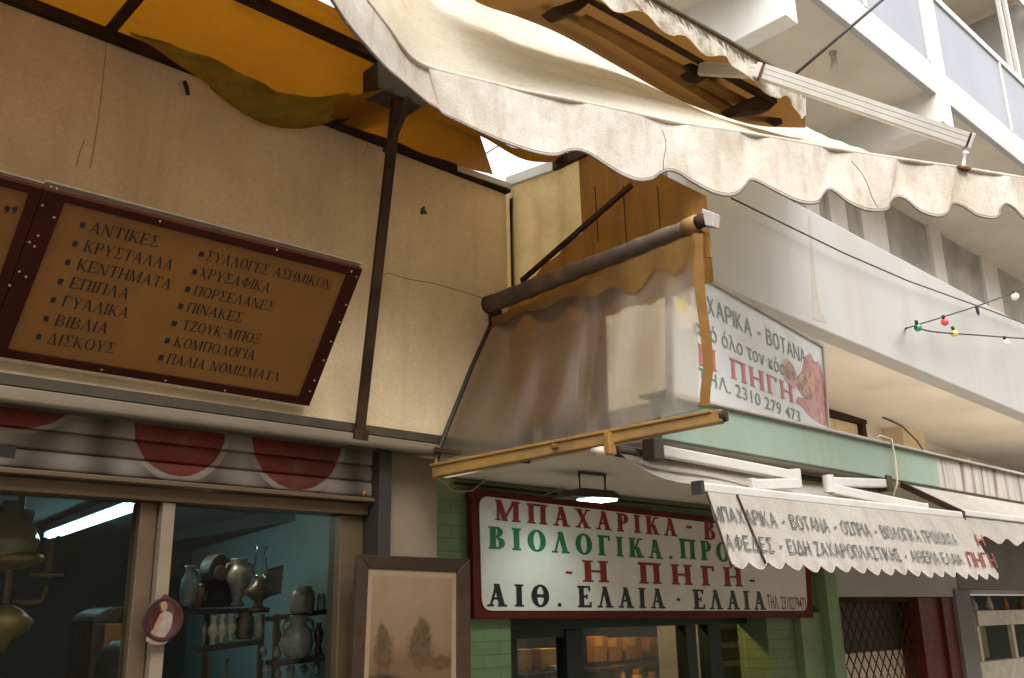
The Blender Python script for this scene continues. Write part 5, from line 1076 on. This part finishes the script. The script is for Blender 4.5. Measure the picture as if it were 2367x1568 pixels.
def soft_mask(px, py, rx_, rz_, amp, sc, lo=.75, hi=1.15):
    q = fp(px, py); kx = abs(fp(px + rx_, py).x - q.x); kz = abs(fp(px, py + rz_).z - q.z)
    dx = t.math('DIVIDE', t.math('SUBTRACT', sp3.outputs[0], q.x), kx); dz = t.math('DIVIDE', t.math('SUBTRACT', sp3.outputs[2], q.z), kz)
    d = t.math('SQRT', t.math('ADD', t.math('MULTIPLY', dx, dx), t.math('MULTIPLY', dz, dz)))
    d = t.math('ADD', d, t.math('MULTIPLY', t.math('SUBTRACT', t.noise(sc, detail=8, lo=0, hi=1), .5), amp))
    r = t.n('ShaderNodeMapRange'); t.l(d, r.inputs[0]); r.inputs[1].default_value = lo; r.inputs[2].default_value = hi; r.inputs[3].default_value = 1; r.inputs[4].default_value = 0; return r.outputs[0]
c = t.mix(t.math('MULTIPLY', soft_mask(955, 1545, 130, 45, .8, 20, .5, 1.2), .55), c, (.07, .038, .016))
for a_ in ((893, 1512, 24, 50), (890, 1470, 12, 34), (980, 1500, 30, 48), (985, 1462, 17, 36), (1030, 1532, 26, 18)):
    c = t.mix(t.math('MULTIPLY', soft_mask(*a_, 1.5, 34), .85), c, t.mix(t.noise(60), (.036, .019, .007), (.075, .042, .016)))
c = t.mix(soft_mask(890, 1600, 60, 42, .5, 16), c, (.014, .008, .005))
MB().prism([p + V((0, .0185, 0)) for p in J_], (0, .0012, 0)).build('picture', t.done(t.bsdf(c, .5)), tt)

for px, t0, b0y, wpx, y, prof, mt, nm, lb in ((470, 1440, 1492, 14, SY0 - .06, URN, 'porcelain_blue', 'small_figurine', 'tiny bluish figurine at the left end of the lower shelf'), (597, 1425, 1476, 18, SY0 - .07, JUG, 'bone', 'small_figurine', 'tiny cream figurine below the oil lamp'),
        (735, 1440, 1512, 20, SY1 + .03, URN, 'glaze_brown', 'small_figurine', 'slim brown vase between the two cream jugs'), (742, 1372, 1410, 18, SY1, JAR, 'porcelain_blue', 'small_figurine', 'small blue pot between the squat jar and the end urn'),
        (460, 1350, 1405, 22, SY0 + .05, JAR, 'glaze_brown', 'small_figurine', 'brown pot just behind the bluish jug'), (640, 1450, 1500, 16, SY0 - .1, URN, 'brass', 'small_figurine', 'brass goblet at the shelf upright below the leaning picture')):
    vase(px, t0, b0y, wpx, y, prof, mt, lb, 'figurine' if 'figurine' in lb else 'pot', nm, 0, 'small ornaments on the display shelves')

rnd = random.Random(21)
for i in range(12):
    px = 610 + (i % 6) * 31 + rnd.uniform(-4, 4); py = 1526 + (i // 6) * 46 - (px - 610) * .10; hh = rnd.uniform(26, 36)
    vase(px, py - hh, py, rnd.uniform(13, 18), SY1 + .16 - (i % 6) * .025, [URN, JUG, JAR][i % 3], 'porcelain_blue', 'small dim glass ornament crowded on the lower display shelves', 'ornament', 'glass_ornament', 0, 'crowded small glass ornaments')
